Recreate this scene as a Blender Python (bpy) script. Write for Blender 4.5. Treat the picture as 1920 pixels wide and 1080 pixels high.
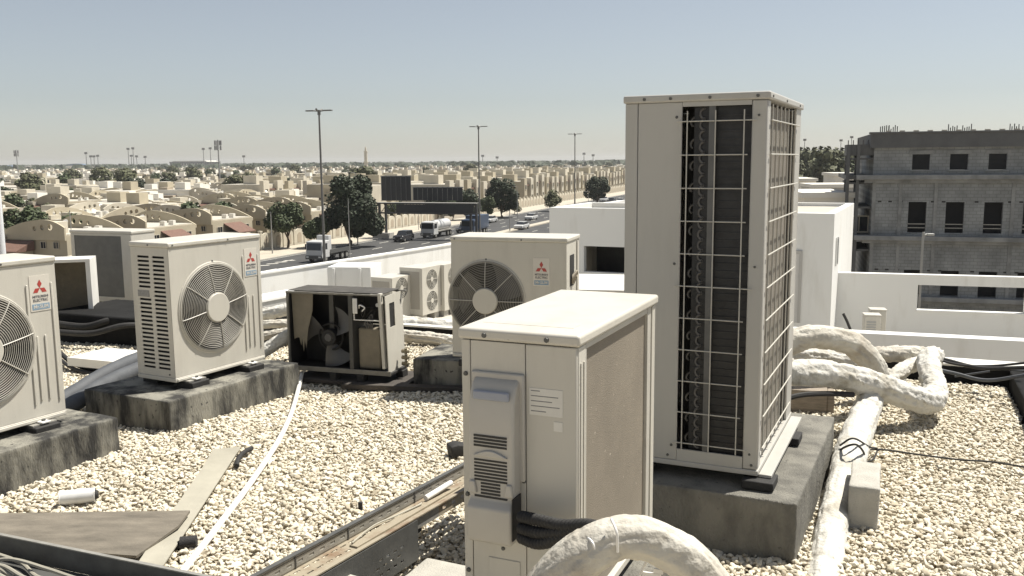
import bpy, bmesh, math, random
import numpy as np
from mathutils import Vector, Matrix, noise
R = math.radians
rnd = random.Random(11)
scene = bpy.context.scene
for _o in list(bpy.data.objects): bpy.data.objects.remove(_o)
col = scene.collection

# ------------------------------------------------------------------ camera
EYE = 1.75                       # eye level above the roof gravel (gravel is z = 0)
FPX = 1700.0                     # focal length in photo pixels (1920 wide)
PITCH = math.atan(239.0/FPX); ROLL = R(0.48)
fwd = Vector((0, math.cos(PITCH), -math.sin(PITCH)))
up0 = Vector((0, math.sin(PITCH), math.cos(PITCH))); rt0 = Vector((1, 0, 0))
crt = rt0*math.cos(ROLL) - up0*math.sin(ROLL); cup = rt0*math.sin(ROLL) + up0*math.cos(ROLL)
cd = bpy.data.cameras.new('camera'); cam = bpy.data.objects.new('camera', cd); col.objects.link(cam)
cd.sensor_width = 36; cd.lens = FPX/1920*36; cd.clip_start = 0.05; cd.clip_end = 20000
cam.matrix_world = Matrix(((crt.x, cup.x, -fwd.x, 0), (crt.y, cup.y, -fwd.y, 0), (crt.z, cup.z, -fwd.z, EYE), (0, 0, 0, 1)))
scene.camera = cam

# ------------------------------------------------------------------ sky, sun, exposure
SUN_AZ = R(66)   # from +Y towards +X
SUN_EL = R(63)
w = bpy.data.worlds.new('World'); scene.world = w; w.use_nodes = True
nt = w.node_tree; bg = nt.nodes['Background']
sk = nt.nodes.new('ShaderNodeTexSky'); sk.sky_type = 'NISHITA'; sk.sun_disc = False
sk.sun_elevation = SUN_EL; sk.sun_rotation = SUN_AZ
sk.air_density = 1.0; sk.dust_density = 0.35; sk.ozone_density = 2.0; sk.altitude = 0
hs_ = nt.nodes.new('ShaderNodeHueSaturation'); hs_.inputs['Saturation'].default_value = 0.49; nt.links.new(sk.outputs[0], hs_.inputs['Color']); nt.links.new(hs_.outputs[0], bg.inputs[0]); bg.inputs[1].default_value = 0.060
sd = bpy.data.lights.new('sun', 'SUN'); sd.energy = 5.0; sd.angle = R(0.53); sd.color = (1.0, 0.95, 0.855)
sun = bpy.data.objects.new('sun', sd); col.objects.link(sun); sun.location = (30, 15, 50)
sdir = Vector((math.sin(SUN_AZ)*math.cos(SUN_EL), math.cos(SUN_AZ)*math.cos(SUN_EL), math.sin(SUN_EL)))
sun.rotation_euler = sdir.to_track_quat('Z', 'Y').to_euler()
scene.view_settings.view_transform = 'Standard'; scene.view_settings.look = 'None'
scene.view_settings.gamma = 1.0; scene.view_settings.exposure = 0.66

# ------------------------------------------------------------------ helpers
def ray(px, py):
    a = (px-960)/FPX; b = (540-py)/FPX
    return fwd + crt*a + cup*b
def gp(px, py, z):               # point of height z seen at a photo pixel
    d = ray(px, py); k = (z-EYE)/d.z
    return Vector((d.x*k, d.y*k, z))
def pd(px, py, Y):               # point at depth Y seen at a photo pixel
    d = ray(px, py); k = Y/d.y
    return Vector((d.x*k, Y, EYE + d.z*k))

def catmull(pts, n=12):
    P = [Vector(p) for p in pts]; P = [P[0]*2-P[1]] + P + [P[-1]*2-P[-2]]
    out = []
    for i in range(1, len(P)-2):
        for k in range(n):
            t = k/n; a, b, c, d = P[i-1], P[i], P[i+1], P[i+2]
            out.append(0.5*((2*b)+(c-a)*t+(2*a-5*b+4*c-d)*t*t+(3*b-a-3*c+d)*t*t*t))
    out.append(P[-2].copy()); return out

class MB:
    def __init__(s): s.v = []; s.f = []
    def add(s, vs, fs, M=None):
        o = len(s.v)
        s.v += [tuple(M @ Vector(v)) if M else tuple(v) for v in vs]
        s.f += [tuple(i+o for i in f) for f in fs]; return s
    def box(s, x0, y0, z0, x1, y1, z1, M=None):
        vs = [(x0,y0,z0),(x1,y0,z0),(x1,y1,z0),(x0,y1,z0),(x0,y0,z1),(x1,y0,z1),(x1,y1,z1),(x0,y1,z1)]
        return s.add(vs, [(0,3,2,1),(4,5,6,7),(0,1,5,4),(1,2,6,5),(2,3,7,6),(3,0,4,7)], M)
    def prism(s, poly, y0, y1, M=None):       # polygon in XZ (counter-clockwise seen from -Y) pushed along Y
        n = len(poly); vs = [(p[0], y0, p[1]) for p in poly] + [(p[0], y1, p[1]) for p in poly]
        fs = [tuple(range(n)), tuple(range(2*n-1, n-1, -1))]
        for i in range(n): j = (i+1) % n; fs.append((i, i+n, j+n, j))
        return s.add(vs, fs, M)
    def cyl(s, p0, p1, r0, r1=None, n=12, caps=True, M=None):
        r1 = r0 if r1 is None else r1
        p0 = Vector(p0); p1 = Vector(p1); d = (p1-p0).normalized()
        a = d.orthogonal().normalized(); b = d.cross(a)
        vs = []
        for p, r in ((p0, r0), (p1, r1)):
            for i in range(n):
                t = 2*math.pi*i/n; vs.append(p + a*(r*math.cos(t)) + b*(r*math.sin(t)))
        fs = [(i, (i+1) % n, n+(i+1) % n, n+i) for i in range(n)]
        if caps: fs += [tuple(range(n-1, -1, -1)), tuple(range(n, 2*n))]
        return s.add(vs, fs, M)
    def tube(s, pts, r, n=8, caps=True, closed=False, M=None, jit=None):
        pts = [Vector(p) for p in pts]; m = len(pts); vs = []; fs = []
        T = [(pts[(i+1) % m if closed else min(i+1, m-1)] - pts[i-1 if closed else max(i-1, 0)]).normalized() for i in range(m)]
        a = T[0].orthogonal().normalized()
        for i in range(m):
            a = (a - T[i]*a.dot(T[i])).normalized(); b = T[i].cross(a)
            rr = r(i/(m-1)) if callable(r) else r
            for k in range(n):
                t = 2*math.pi*k/n; q = a*math.cos(t)+b*math.sin(t)
                ro = rr*(1 + (jit(i, t, pts[i]+q*rr) if jit else 0))
                vs.append(pts[i]+q*ro)
        for i in range(m if closed else m-1):
            j = (i+1) % m
            for k in range(n): l = (k+1) % n; fs.append((i*n+k, i*n+l, j*n+l, j*n+k))
        if caps and not closed: fs += [tuple(range(n-1, -1, -1)), tuple(range((m-1)*n, m*n))]
        return s.add(vs, fs, M)
    def ring(s, c, r, tr, n=40, k=5, axis='y'):
        pts = []
        for i in range(n):
            t = 2*math.pi*i/n; u, v = r*math.cos(t), r*math.sin(t)
            pts.append(Vector(c)+(Vector((u, 0, v)) if axis == 'y' else Vector((0, u, v)) if axis == 'x' else Vector((u, v, 0))))
        return s.tube(pts, tr, n=k, closed=True)
    def mesh(s, name, mat=None, smooth=False, ang=35):
        me = bpy.data.meshes.new(name); me.from_pydata(s.v, [], s.f); me.update()
        if smooth:
            me.polygons.foreach_set('use_smooth', [True]*len(me.polygons)); me.set_sharp_from_angle(angle=R(ang))
        if mat: me.materials.append(mat)
        return me
    def build(s, name, mat=None, parent=None, bevel=0, smooth=False, ang=35, seg=2):
        return link(name, s.mesh(name, mat, smooth, ang), parent, bevel, seg)

def link(name, me, parent=None, bevel=0, seg=2):
    o = bpy.data.objects.new(name, me); col.objects.link(o)
    if parent: o.parent = parent
    if bevel:
        b = o.modifiers.new('bevel', 'BEVEL'); b.width = bevel; b.segments = seg; b.limit_method = 'ANGLE'; b.angle_limit = R(40)
        for p in me.polygons: p.use_smooth = True
        me.set_sharp_from_angle(angle=R(50))
        b.harden_normals = False
    return o
def holed(name, outer, holes, t, mat, parent=None, M=None, bevel=0):   # plate in XZ with holes, front face at y=0, thickness t to +y
    bm = bmesh.new(); es = []
    for lp in [outer]+holes:
        vs = [bm.verts.new((p[0], 0, p[1])) for p in lp]
        es += [bm.edges.new((vs[i], vs[(i+1) % len(vs)])) for i in range(len(vs))]
    bmesh.ops.triangle_fill(bm, use_beauty=True, use_dissolve=False, edges=es, normal=(0, -1, 0))
    for f in bm.faces:
        if f.normal.y > 0: f.normal_flip()
    r = bmesh.ops.extrude_face_region(bm, geom=list(bm.faces)[:])
    bmesh.ops.translate(bm, verts=[e for e in r['geom'] if isinstance(e, bmesh.types.BMVert)], vec=(0, t, 0))
    bmesh.ops.recalc_face_normals(bm, faces=list(bm.faces))
    if M: bm.transform(M)
    me = bpy.data.meshes.new(name); bm.to_mesh(me); bm.free()
    if mat: me.materials.append(mat)
    return link(name, me, parent, bevel)
def circ(cx, cz, r, n=40, sx=1.0):
    return [(cx+r*sx*math.cos(2*math.pi*i/n), cz+r*math.sin(2*math.pi*i/n)) for i in range(n)]
def rect(x0, z0, x1, z1): return [(x0, z0), (x1, z0), (x1, z1), (x0, z1)]
def tag(o, label, cat, group=None):
    o['label'] = label; o['category'] = cat
    if group: o['group'] = group
    return o
def struct(o): o['kind'] = 'structure'; return o
def stuff(o, label=None, cat=None):
    o['kind'] = 'stuff'
    if label: o['label'] = label
    if cat: o['category'] = cat
    return o
def empty(name, loc, th=0.0, label=None, cat=None, group=None):
    o = bpy.data.objects.new(name, None); col.objects.link(o); o.location = loc; o.rotation_euler = (0, 0, R(th)); o.empty_display_size = .1
    if label: tag(o, label, cat, group)
    return o
def copy_tree(o, parent=None):
    c = o.copy(); col.objects.link(c); c.parent = parent
    for ch in o.children: copy_tree(ch, c)
    return c
def text(name, s, size, mat, parent, loc, rot=(R(90), 0, 0), sx=1.0, align='CENTER', bold=0.0):
    cu = bpy.data.curves.new(name, 'FONT'); cu.body = s; cu.size = size; cu.align_x = align; cu.align_y = 'CENTER'; cu.offset = bold; cu.resolution_u = 3
    t = bpy.data.objects.new(name+'_tmp', cu); col.objects.link(t)
    bpy.context.view_layer.update()
    me = bpy.data.meshes.new_from_object(t.evaluated_get(bpy.context.evaluated_depsgraph_get()))
    bpy.data.objects.remove(t); bpy.data.curves.remove(cu)
    me.materials.clear(); me.materials.append(mat)
    o = link(name, me, parent); o.location = loc; o.rotation_euler = rot; o.scale = (sx, 1, 1)
    return o

# ------------------------------------------------------------------ materials
MATS = {}
def mat(name, c, rough=0.6, var=0.0, scale=8.0, bump=0.0, bscale=None, metal=0.0, c2=None, thr=None, stretch=None, spec=None, speck=None):
    m = bpy.data.materials.new(name); m.use_nodes = True; n = m.node_tree.nodes; L = m.node_tree.links
    p = n['Principled BSDF']; p.inputs['Roughness'].default_value = rough; p.inputs['Metallic'].default_value = metal
    p.inputs['Base Color'].default_value = (*c, 1)
    if spec is not None: p.inputs['Specular IOR Level'].default_value = spec
    tc = n.new('ShaderNodeTexCoord'); src = tc.outputs['Object']
    if stretch:
        mp = n.new('ShaderNodeMapping'); mp.inputs['Scale'].default_value = stretch; L.new(src, mp.inputs[0]); src = mp.outputs[0]
    out = None
    if var or c2:
        nz = n.new('ShaderNodeTexNoise'); nz.inputs['Scale'].default_value = scale; nz.inputs['Detail'].default_value = 7; nz.inputs['Roughness'].default_value = 0.62
        L.new(src, nz.inputs[0])
        cr = n.new('ShaderNodeValToRGB'); L.new(nz.outputs[0], cr.inputs[0])
        a, b = thr if thr else (0.3, 0.7)
        cr.color_ramp.elements[0].position = a; cr.color_ramp.elements[1].position = b
        lo = c2 if c2 else tuple(x*(1-var) for x in c); hi = c if c2 else tuple(min(1, x*(1+var)) for x in c)
        cr.color_ramp.elements[0].color = (*lo, 1); cr.color_ramp.elements[1].color = (*hi, 1)
        out = cr.outputs[0]
        if speck:
            v = n.new('ShaderNodeTexNoise'); v.inputs['Scale'].default_value = speck[0]; v.inputs['Detail'].default_value = 3; L.new(tc.outputs['Object'], v.inputs[0])
            r2 = n.new('ShaderNodeValToRGB'); L.new(v.outputs[0], r2.inputs[0]); r2.color_ramp.elements[0].position = speck[1]; r2.color_ramp.elements[1].position = speck[1]+.05
            mx = n.new('ShaderNodeMix'); mx.data_type = 'RGBA'; L.new(r2.outputs[0], mx.inputs[0]); L.new(out, mx.inputs[6]); mx.inputs[7].default_value = (*speck[2], 1)
            out = mx.outputs[2]
        L.new(out, p.inputs['Base Color'])
    if bump:
        nb = n.new('ShaderNodeTexNoise'); nb.inputs['Scale'].default_value = bscale or scale*4; nb.inputs['Detail'].default_value = 5; L.new(src, nb.inputs[0])
        bp = n.new('ShaderNodeBump'); bp.inputs['Strength'].default_value = bump; bp.inputs['Distance'].default_value = 0.02; L.new(nb.outputs[0], bp.inputs['Height']); L.new(bp.outputs[0], p.inputs['Normal'])
    MATS[name] = m; return m
TALLP = mat('tall_unit_paint', (.43, .418, .385), .45, 0, 5, .015, 60, c2=(.375, .362, .328), thr=(.24, .52), stretch=(1, 1, .15), speck=(70, .745, (.25, .22, .17)))
PAINT = mat('unit_paint', (.535, .512, .452), .45, 0, 6, .015, 60, c2=(.455, .432, .378), thr=(.24, .52), stretch=(1, 1, .18), speck=(70, .745, (.30, .26, .20)))
PAINT2 = mat('unit_paint_weathered', (.47, .45, .40), .5, .09, 5.0, .03, 60)
PLAST = mat('plastic_cover', (.47, .445, .395), .45, .05, 4.0)
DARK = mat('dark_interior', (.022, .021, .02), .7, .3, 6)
FIN = mat('coil_fin', (.085, .083, .078), .5, .3, 30, .1, 200, metal=.3)
FINB = mat('coil_fin_dusty', (.225, .196, .155), .75, .12, 4, .25, 260, speck=(55, .70, (.46, .41, .34)))
GUARD = mat('guard_wire', (.46, .44, .39), .45)
GUARDD = mat('guard_wire_grey', (.30, .285, .25), .5)
WIRE = mat('coated_wire', (.47, .45, .40), .45)
RED = mat('badge_red', (.40, .055, .045), .4)
BADGE = mat('badge_plate', (.62, .585, .52), .35)
BLUE = mat('badge_blue', (.22, .32, .42), .4)
INK = mat('badge_ink', (.12, .12, .13), .5)
RUB = mat('black_rubber', (.022, .021, .02), .75, .3, 40, .2, 200)
CONC = mat('stained_concrete', (.235, .225, .19), .95, 0, 5, .35, 90, c2=(.030, .029, .027), thr=(.42, .60), stretch=(1, 1, .30), speck=(30, .64, (.05, .048, .044)))
CONC2 = mat('grey_concrete', (.205, .196, .168), .9, 0, 6, .6, 110, c2=(.115, .11, .096), thr=(.38, .60), stretch=(1, 1, .5), speck=(45, .66, (.09, .086, .076)))
CONC3 = mat('pale_concrete_block', (.40, .385, .345), .9, .12, 12, .35, 120)
CLOTH = mat('white_cloth_wrap', (.57, .555, .51), .85, 0, 6, .4, 55, c2=(.36, .335, .28), thr=(.32, .50), speck=(34, .66, (.40, .37, .31)))
CLOTHD = mat('dirty_cloth_wrap', (.55, .525, .46), .85, 0, 6, .4, 50, c2=(.36, .32, .26), thr=(.32, .58))
PVC = mat('white_pvc', (.74, .73, .70), .35, .05, 12)
STEEL = mat('galvanised_steel', (.34, .33, .30), .5, .2, 14, .05, 100, metal=.4)
STEELD = mat('dark_galvanised', (.105, .105, .10), .55, .25, 10, .05, 100, metal=.3)
RUST = mat('rusty_tray', (.31, .27, .20), .65, 0, 8, .1, 90, c2=(.17, .10, .055), thr=(.30, .54))
PLY = mat('weathered_board', (.155, .136, .108), .85, .30, 5, .25, 60, stretch=(1, 3, 1), speck=(18, .72, (.26, .22, .185)))
STRIP = mat('cream_metal_strip', (.345, .325, .265), .55, .14, 5, speck=(40, .72, (.22, .19, .14)))
WALLW = mat('white_render', (.70, .70, .68), .85, 0, 1.3, .06, 30, c2=(.54, .525, .485), thr=(.20, .46), stretch=(1, 1, .22))
WOOD = mat('old_timber', (.26, .22, .175), .85, .3, 9, .3, 50, stretch=(1, 1, 8))
BITUM = mat('bitumen', (.016, .016, .016), .95, .3, 5, .2, 40, spec=.15)
INSUL = mat('grey_insulation', (.075, .08, .088), .7, .15, 9, .15, 50)
SHEET = mat('white_sheet_metal', (.70, .685, .64), .5, .08, 3)
GLASS = mat('dark_glass', (.025, .028, .032), .12)
# ================================================================== the setting
ZS = EYE - 13.0                              # street level
GRID = -23.0
E1 = Vector((math.cos(R(GRID)), math.sin(R(GRID)), 0)); E2 = Vector((-E1.y, E1.x, 0))
SAND = mat('sandy_ground', (.24, .21, .165), .95, .18, .03, .1, 3)
ASPH = mat('asphalt', (.050, .050, .050), .9, .22, .25, .1, 6)
PAVE = mat('pavement', (.42, .38, .31), .9, .12, .5, .1, 8)
KERB = mat('kerb_stone', (.50, .47, .41), .9, .1, 2)
LINE = mat('road_paint', (.62, .60, .54), .8, .12, 2)
ROOFBASE = mat('roof_slab', (.42, .37, .29), .95, .2, 6)
CREAMGR = mat('lower_roof_screed', (.45, .42, .36), .95, .15, 1.5, .1, 20)

# ---- the roof we stand on: slab, upstands
C0 = Vector((3.76, 6.70, 0))
def RP(a, b, z=0): p = C0 + E1*a + E2*b; return Vector((p.x, p.y, z))
def gbox(mb, a0, b0, z0, a1, b1, z1):
    M = Matrix.Translation(C0) @ Matrix.Rotation(R(GRID), 4, 'Z')
    return mb.box(a0, b0, z0, a1, b1, z1, M)
rf = MB(); gbox(rf, -13, -11, -3.0, .25, .22, -0.035); struct(rf.build('roof', ROOFBASE))
up = MB(); gbox(up, -13, 0, -.04, .24, .21, .15); u1 = up.build('roof_upstand', BITUM, bevel=.01)
tag(u1, 'low black bitumen roof kerb carrying white coping behind the wrapped pipes', 'roof kerb')
cp = MB(); gbox(cp, -13, -.01, .151, .25, .23, .17); cp.build('coping', SHEET, u1, bevel=.004)
up = MB(); gbox(up, -.002, -11, -.04, .24, -.012, .15); u2 = up.build('roof_upstand', BITUM, bevel=.01)
tag(u2, 'low black roof kerb bounding the gravel on the side of the unfinished building', 'roof kerb')

# ---- lower roof and its white walls
def wallseg(mb, p, q, z0, z1, t=.25):
    p = Vector(p); q = Vector(q); d = (q-p).normalized(); n = Vector((-d.y, d.x, 0))
    vs = [p, q, q+n*t, p+n*t]
    return mb.add([(v.x, v.y, z0) for v in vs]+[(v.x, v.y, z1) for v in vs], [(0,3,2,1),(4,5,6,7),(0,1,5,4),(1,2,6,5),(2,3,7,6),(3,0,4,7)])
ZL = -3.2
lr = MB(); poly = [(-19.6, 7.6), (3.2, 5.5), (4.6, 31), (.5, 44), (.2, 44.5)]
n = len(poly)
lr.add([(x, y, ZL) for x, y in poly]+[(x, y, ZL-2.0) for x, y in poly], [tuple(range(n)), tuple(range(2*n-1, n-1, -1))]+[(i, i+n, (i+1) % n+n, (i+1) % n) for i in range(n)])
struct(lr.build('lower_roof', CREAMGR))
ZR = -4.4
lr = MB(); poly = [(3.25, 5), (26, 3), (31, 24), (12.2, 31), (4.65, 34)]; n = len(poly)
lr.add([(x, y, ZR) for x, y in poly]+[(x, y, ZR-2.0) for x, y in poly], [tuple(range(n)), tuple(range(2*n-1, n-1, -1))]+[(i, i+n, (i+1) % n+n, (i+1) % n) for i in range(n)])
struct(lr.build('lower_terrace', CREAMGR))
ud = Vector((5.57, 9.92, 0)).normalized(); pk = Vector((-8.24, 29.61, 0))
mb = MB(); wallseg(mb, pk-ud*25, pk+ud*17, ZL, -1.9, .28)
pw = mb.build('street_parapet', WALLW, bevel=.01); tag(pw, 'long sunlit white parapet wall of the lower roof beside the road', 'parapet')
mb = MB(); wallseg(mb, pk-ud*25-Vector((-.03,.02,0)), pk+ud*17-Vector((-.03,.02,0)), -1.898, -1.84, .34); mb.build('coping', WALLW, pw)
E2s = Vector((-math.sin(R(-25)), math.cos(R(-25)), 0)); E1s = Vector((math.cos(R(-25)), math.sin(R(-25)), 0))
# plinth box at the parapet
t = empty('roof_plinth', gp(613, 500, -1.85)*1 + Vector((0, 0, 0)), -6, 'white boxy plinth standing against the street parapet, shaded in front', 'plinth')
t.location.z = ZL
MB().box(0, 0, 0, 1.55, 1.5, 1.34).build('body', WALLW, t, bevel=.02)
MB().box(.18, -.06, 0, .28, -.001, 1.30).build('rib', WALLW, t, bevel=.01)
MB().box(1.12, -.06, 0, 1.22, -.001, 1.30).build('rib', WALLW, t, bevel=.01)
# low wall with a grey panel in front of the parapet
t = empty('duct_riser', gp(478, 560, -2.2), 62, 'low grey metal riser box standing before the street parapet', 'riser'); t.location.z = ZL
MB().box(0, 0, 0, 2.3, .8, .85).build('body', mat('grey_panel', (.36, .36, .35), .7, .1, 2), t, bevel=.02)
MB().box(-.04, -.04, .85, 2.34, .84, .93).build('lid', WALLW, t, bevel=.01)
# stair block with door, slot window and roof box
cor = gp(1565, 402, .1)
t = empty('stair_block', (cor.x, cor.y, ZL), -25, 'tall white stair block with shaded front, metal door and sunlit side', 'building')
MB().box(-4.9, 0, -1.2, 0, 6.9, 3.12).build('wall', WALLW, t)
pr = MB(); pr.box(-4.9, .001, 3.121, 0, .25, 3.32); pr.box(-.25, .251, 3.121, 0, 6.65, 3.32); pr.box(-4.9, 6.651, 3.121, 0, 6.9, 3.32); pr.box(-4.9, .251, 3.121, -4.65, 6.65, 3.32)
pr.build('parapet', WALLW, t)
MB().box(-4.64, .26, 3.1205, -.26, 6.64, 3.2).build('roof', CREAMGR, t)
d = MB().box(-1.92, -.03, 0, -.95, -.002, 2.1).build('door', mat('grey_door', (.52, .51, .49), .6, .05, 3), t, bevel=.006)
fr = MB(); fr.box(-2.0, -.05, 0, -1.921, -.002, 2.2); fr.box(-.949, -.05, 0, -.87, -.002, 2.2); fr.box(-1.92, -.05, 2.101, -.95, -.002, 2.2); fr.build('frame', mat('door_frame', (.40, .39, .37), .6), d)
MB().box(-1.8, -.05, 1.05, -1.1, -.031, 1.12).build('rail', MATS['door_frame'], d)
s = MB().box(-.001, .75, 1.75, .03, 1.15, 2.5).build('slot_window', GLASS, t)
MB().box(.002, .70, 1.70, .05, .749, 2.55).box(.002, 1.151, 1.70, .05, 1.2, 2.55).build('frame', WALLW, s)
# wall block with dark opening (left of the tall unit)
cl = gp(1030, 389, .1)
t = empty('roof_annex', (cl.x, cl.y, ZL), -25, 'shaded white roof annex with a long dark opening, behind the fan unit', 'building')
zo0, zo1 = 1.08, 1.98
w_ = holed('wall', rect(0, 0, 7.2, 3.3), [rect(1.30, zo0, 4.6, zo1)], .25, WALLW, t)
rest = MB(); rest.box(0, .2505, 0, .25, 4, 3.3); rest.box(6.95, .2505, 0, 7.2, 4, 3.3); rest.box(.2505, 3.75, 0, 6.9495, 4, 3.3); rest.build('side_wall', WALLW, t)
MB().box(.2505, .2505, 3.0, 6.9495, 3.7495, 3.1).build('roof', CREAMGR, t)
MB().box(1.2, 1.6, 0, 5, 1.7, 2.9).build('opening_shade_sheet', DARK, t)  # dark sheet behind the opening, the room's shade painted as its colour
lb = MB(); lb.box(3.6, .05, 1.72, 3.68, .12, 1.979); lb.build('lamp_bracket', STEEL, t)
# bright road-side parapet line beyond the annex
mb = MB(); a0 = gp(1050, 391, -.4); a1 = gp(1172, 376, -.4); wallseg(mb, (a0.x, a0.y, 0), (a1.x, a1.y, 0), -3, -.4, .3)
tag(mb.build('street_parapet', WALLW), 'white parapet running beside the road beyond the roof annex', 'parapet')
# parapet with long opening (right)
pR = Vector((10.3, 28.42, 0)); qR = Vector((24.0, 24.3, 0)); ang = math.degrees(math.atan2(qR.y-pR.y, qR.x-pR.x))
t = empty('slotted_parapet', (pR.x, pR.y, ZL), ang, 'shaded white parapet with one long rectangular opening', 'parapet')
holed('wall', rect(0, -1.2, 14.3, 1.32), [rect(2.35, .26, 5.35, 1.04)], .25, WALLW, t)
MB().box(-.001, -.02, 1.321, 14.3, .27, 1.36).build('coping', WALLW, t)
MB().box(2.33, -.04, .215, 5.37, .2, .259).build('sill', WALLW, t)
# nearer low parapet
mb = MB(); p = gp(1480, 618, -1.2); q = gp(1920, 640, -1.2); dd = (q-p).normalized()
wallseg(mb, p-dd*5, q+dd*6, ZR, -1.2, .3); tag(mb.build('low_parapet', WALLW), 'low shaded white parapet with bright top just beyond the gravel roof', 'parapet')
# drain hose against the slotted parapet
tag(MB().tube(catmull([pd(1581, 588, 27.6), pd(1588, 602, 27.5), pd(1596, 622, 27.4)], 6), .045, 8).build('drain_hose', RUB, smooth=True), 'short black hose hanging on the parapet beside the stair block', 'hose')

# ---- gravel
def gravel(name, regions, pitch, size, seed):
    rg = np.random.default_rng(seed); P = []
    for lay in range(2):
        pt = pitch*(1 if lay == 0 else 1.25)
        a = np.arange(-9.5, 0, pt); b = np.arange(-6.2, 0, pt*.9)
        A, B = np.meshgrid(a, b); A = A + (np.arange(len(b)) % 2)[:, None]*pt*.5
        A = A + rg.uniform(-.48, .48, A.shape)*pt; B = B + rg.uniform(-.48, .48, B.shape)*pt
        X = C0.x + E1.x*A + E2.x*B; Y = C0.y + E1.y*A + E2.y*B
        hum = .012*np.sin(X*2.3+Y*1.1)+.010*np.sin(Y*3.1-X*1.7)
        Z = (.000 if lay == 0 else .013) + hum + rg.uniform(-.006, .006, A.shape)
        ok = (A < -.02) & (B < -.02) & (Y > 1.2) & (np.abs(X) < Y*.66+1.2) & ((lay == 0) | (rg.random(A.shape) < .8))
        P.append(np.stack([X[ok], Y[ok], Z[ok]], 1))
    P = np.concatenate(P)
    me = bpy.data.meshes.new(name); me.from_pydata(P.tolist(), [], [])
    N = len(P)
    at = me.attributes.new('rot', 'FLOAT_VECTOR', 'POINT'); at.data.foreach_set('vector', np.stack([rg.uniform(-.5, .5, N), rg.uniform(-.5, .5, N), rg.uniform(0, 6.28, N)], 1).astype(np.float32).ravel())
    s = size*np.exp(rg.normal(0, .28, N)); s = np.clip(s, size*.5, size*1.9)
    sv = np.stack([s*rg.uniform(.95, 1.6, N), s*rg.uniform(.75, 1.1, N), s*rg.uniform(.5, .85, N)], 1)
    at = me.attributes.new('scl', 'FLOAT_VECTOR', 'POINT'); at.data.foreach_set('vector', sv.astype(np.float32).ravel())
    at = me.attributes.new('shade', 'FLOAT', 'POINT'); at.data.foreach_set('value', rg.random(N).astype(np.float32))
    at = me.attributes.new('pick', 'INT', 'POINT'); at.data.foreach_set('value', rg.integers(0, 4, N).astype(np.int32))
    m = bpy.data.materials.new('limestone_gravel'); m.use_nodes = True; nn = m.node_tree.nodes; L = m.node_tree.links; p = nn['Principled BSDF']; p.inputs['Roughness'].default_value = .85
    an = nn.new('ShaderNodeAttribute'); an.attribute_type = 'INSTANCER'; an.attribute_name = 'shade'
    cr = nn.new('ShaderNodeValToRGB'); L.new(an.outputs['Fac'], cr.inputs[0]); e = cr.color_ramp.elements
    e[0].position = 0; e[0].color = (.36, .31, .225, 1); e[1].position = 1; e[1].color = (.72, .675, .57, 1)
    for pos, c in ((.10, (.46, .405, .305)), (.45, (.61, .56, .45)), (.8, (.65, .595, .485))): k = e.new(pos); k.color = (*c, 1)
    L.new(cr.outputs[0], p.inputs['Base Color'])
    g = bpy.data.node_groups.new('gravel_nodes', 'GeometryNodeTree')
    g.interface.new_socket('Geometry', in_out='INPUT', socket_type='NodeSocketGeometry'); g.interface.new_socket('Geometry', in_out='OUTPUT', socket_type='NodeSocketGeometry')
    N_ = g.nodes; gi = N_.new('NodeGroupInput'); go = N_.new('NodeGroupOutput'); LL = g.links
    g2i = N_.new('GeometryNodeGeometryToInstance')
    for k in range(4):
        ic = N_.new('GeometryNodeMeshIcoSphere'); ic.inputs['Radius'].default_value = 1.0; ic.inputs['Subdivisions'].default_value = 2
        pos = N_.new('GeometryNodeInputPosition'); add = N_.new('ShaderNodeVectorMath'); add.operation = 'ADD'; add.inputs[1].default_value = (k*7.3, k*3.1, 0); LL.new(pos.outputs[0], add.inputs[0])
        nz = N_.new('ShaderNodeTexNoise'); nz.inputs['Scale'].default_value = .95; nz.inputs['Detail'].default_value = 1.5; LL.new(add.outputs[0], nz.inputs['Vector'])
        sb = N_.new('ShaderNodeVectorMath'); sb.operation = 'SUBTRACT'; sb.inputs[1].default_value = (.5, .5, .5); LL.new(nz.outputs['Color'], sb.inputs[0])
        sc_ = N_.new('ShaderNodeVectorMath'); sc_.operation = 'SCALE'; sc_.inputs['Scale'].default_value = 1.9; LL.new(sb.outputs[0], sc_.inputs[0])
        sp = N_.new('GeometryNodeSetPosition'); LL.new(ic.outputs[0], sp.inputs[0]); LL.new(sc_.outputs[0], sp.inputs['Offset'])
        ss = N_.new('GeometryNodeSetShadeSmooth'); LL.new(sp.outputs[0], ss.inputs[0])
        sm = N_.new('GeometryNodeSetMaterial'); sm.inputs['Material'].default_value = m; LL.new(ss.outputs[0], sm.inputs[0]); LL.new(sm.outputs[0], g2i.inputs[0])
    def na(nm, ty): q = N_.new('GeometryNodeInputNamedAttribute'); q.data_type = ty; q.inputs['Name'].default_value = nm; return q
    ip = N_.new('GeometryNodeInstanceOnPoints'); LL.new(gi.outputs[0], ip.inputs['Points']); LL.new(g2i.outputs[0], ip.inputs['Instance']); ip.inputs['Pick Instance'].default_value = True
    LL.new(na('pick', 'INT').outputs[0], ip.inputs['Instance Index']); LL.new(na('rot', 'FLOAT_VECTOR').outputs[0], ip.inputs['Rotation']); LL.new(na('scl', 'FLOAT_VECTOR').outputs[0], ip.inputs['Scale'])
    LL.new(ip.outputs[0], go.inputs[0])
    o = link(name, me); md = o.modifiers.new('gravel', 'NODES'); md.node_group = g
    return o
gr = gravel('gravel', None, .0215, .0103, 5)
stuff(gr, 'loose cream limestone gravel covering the roof', 'gravel')

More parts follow.
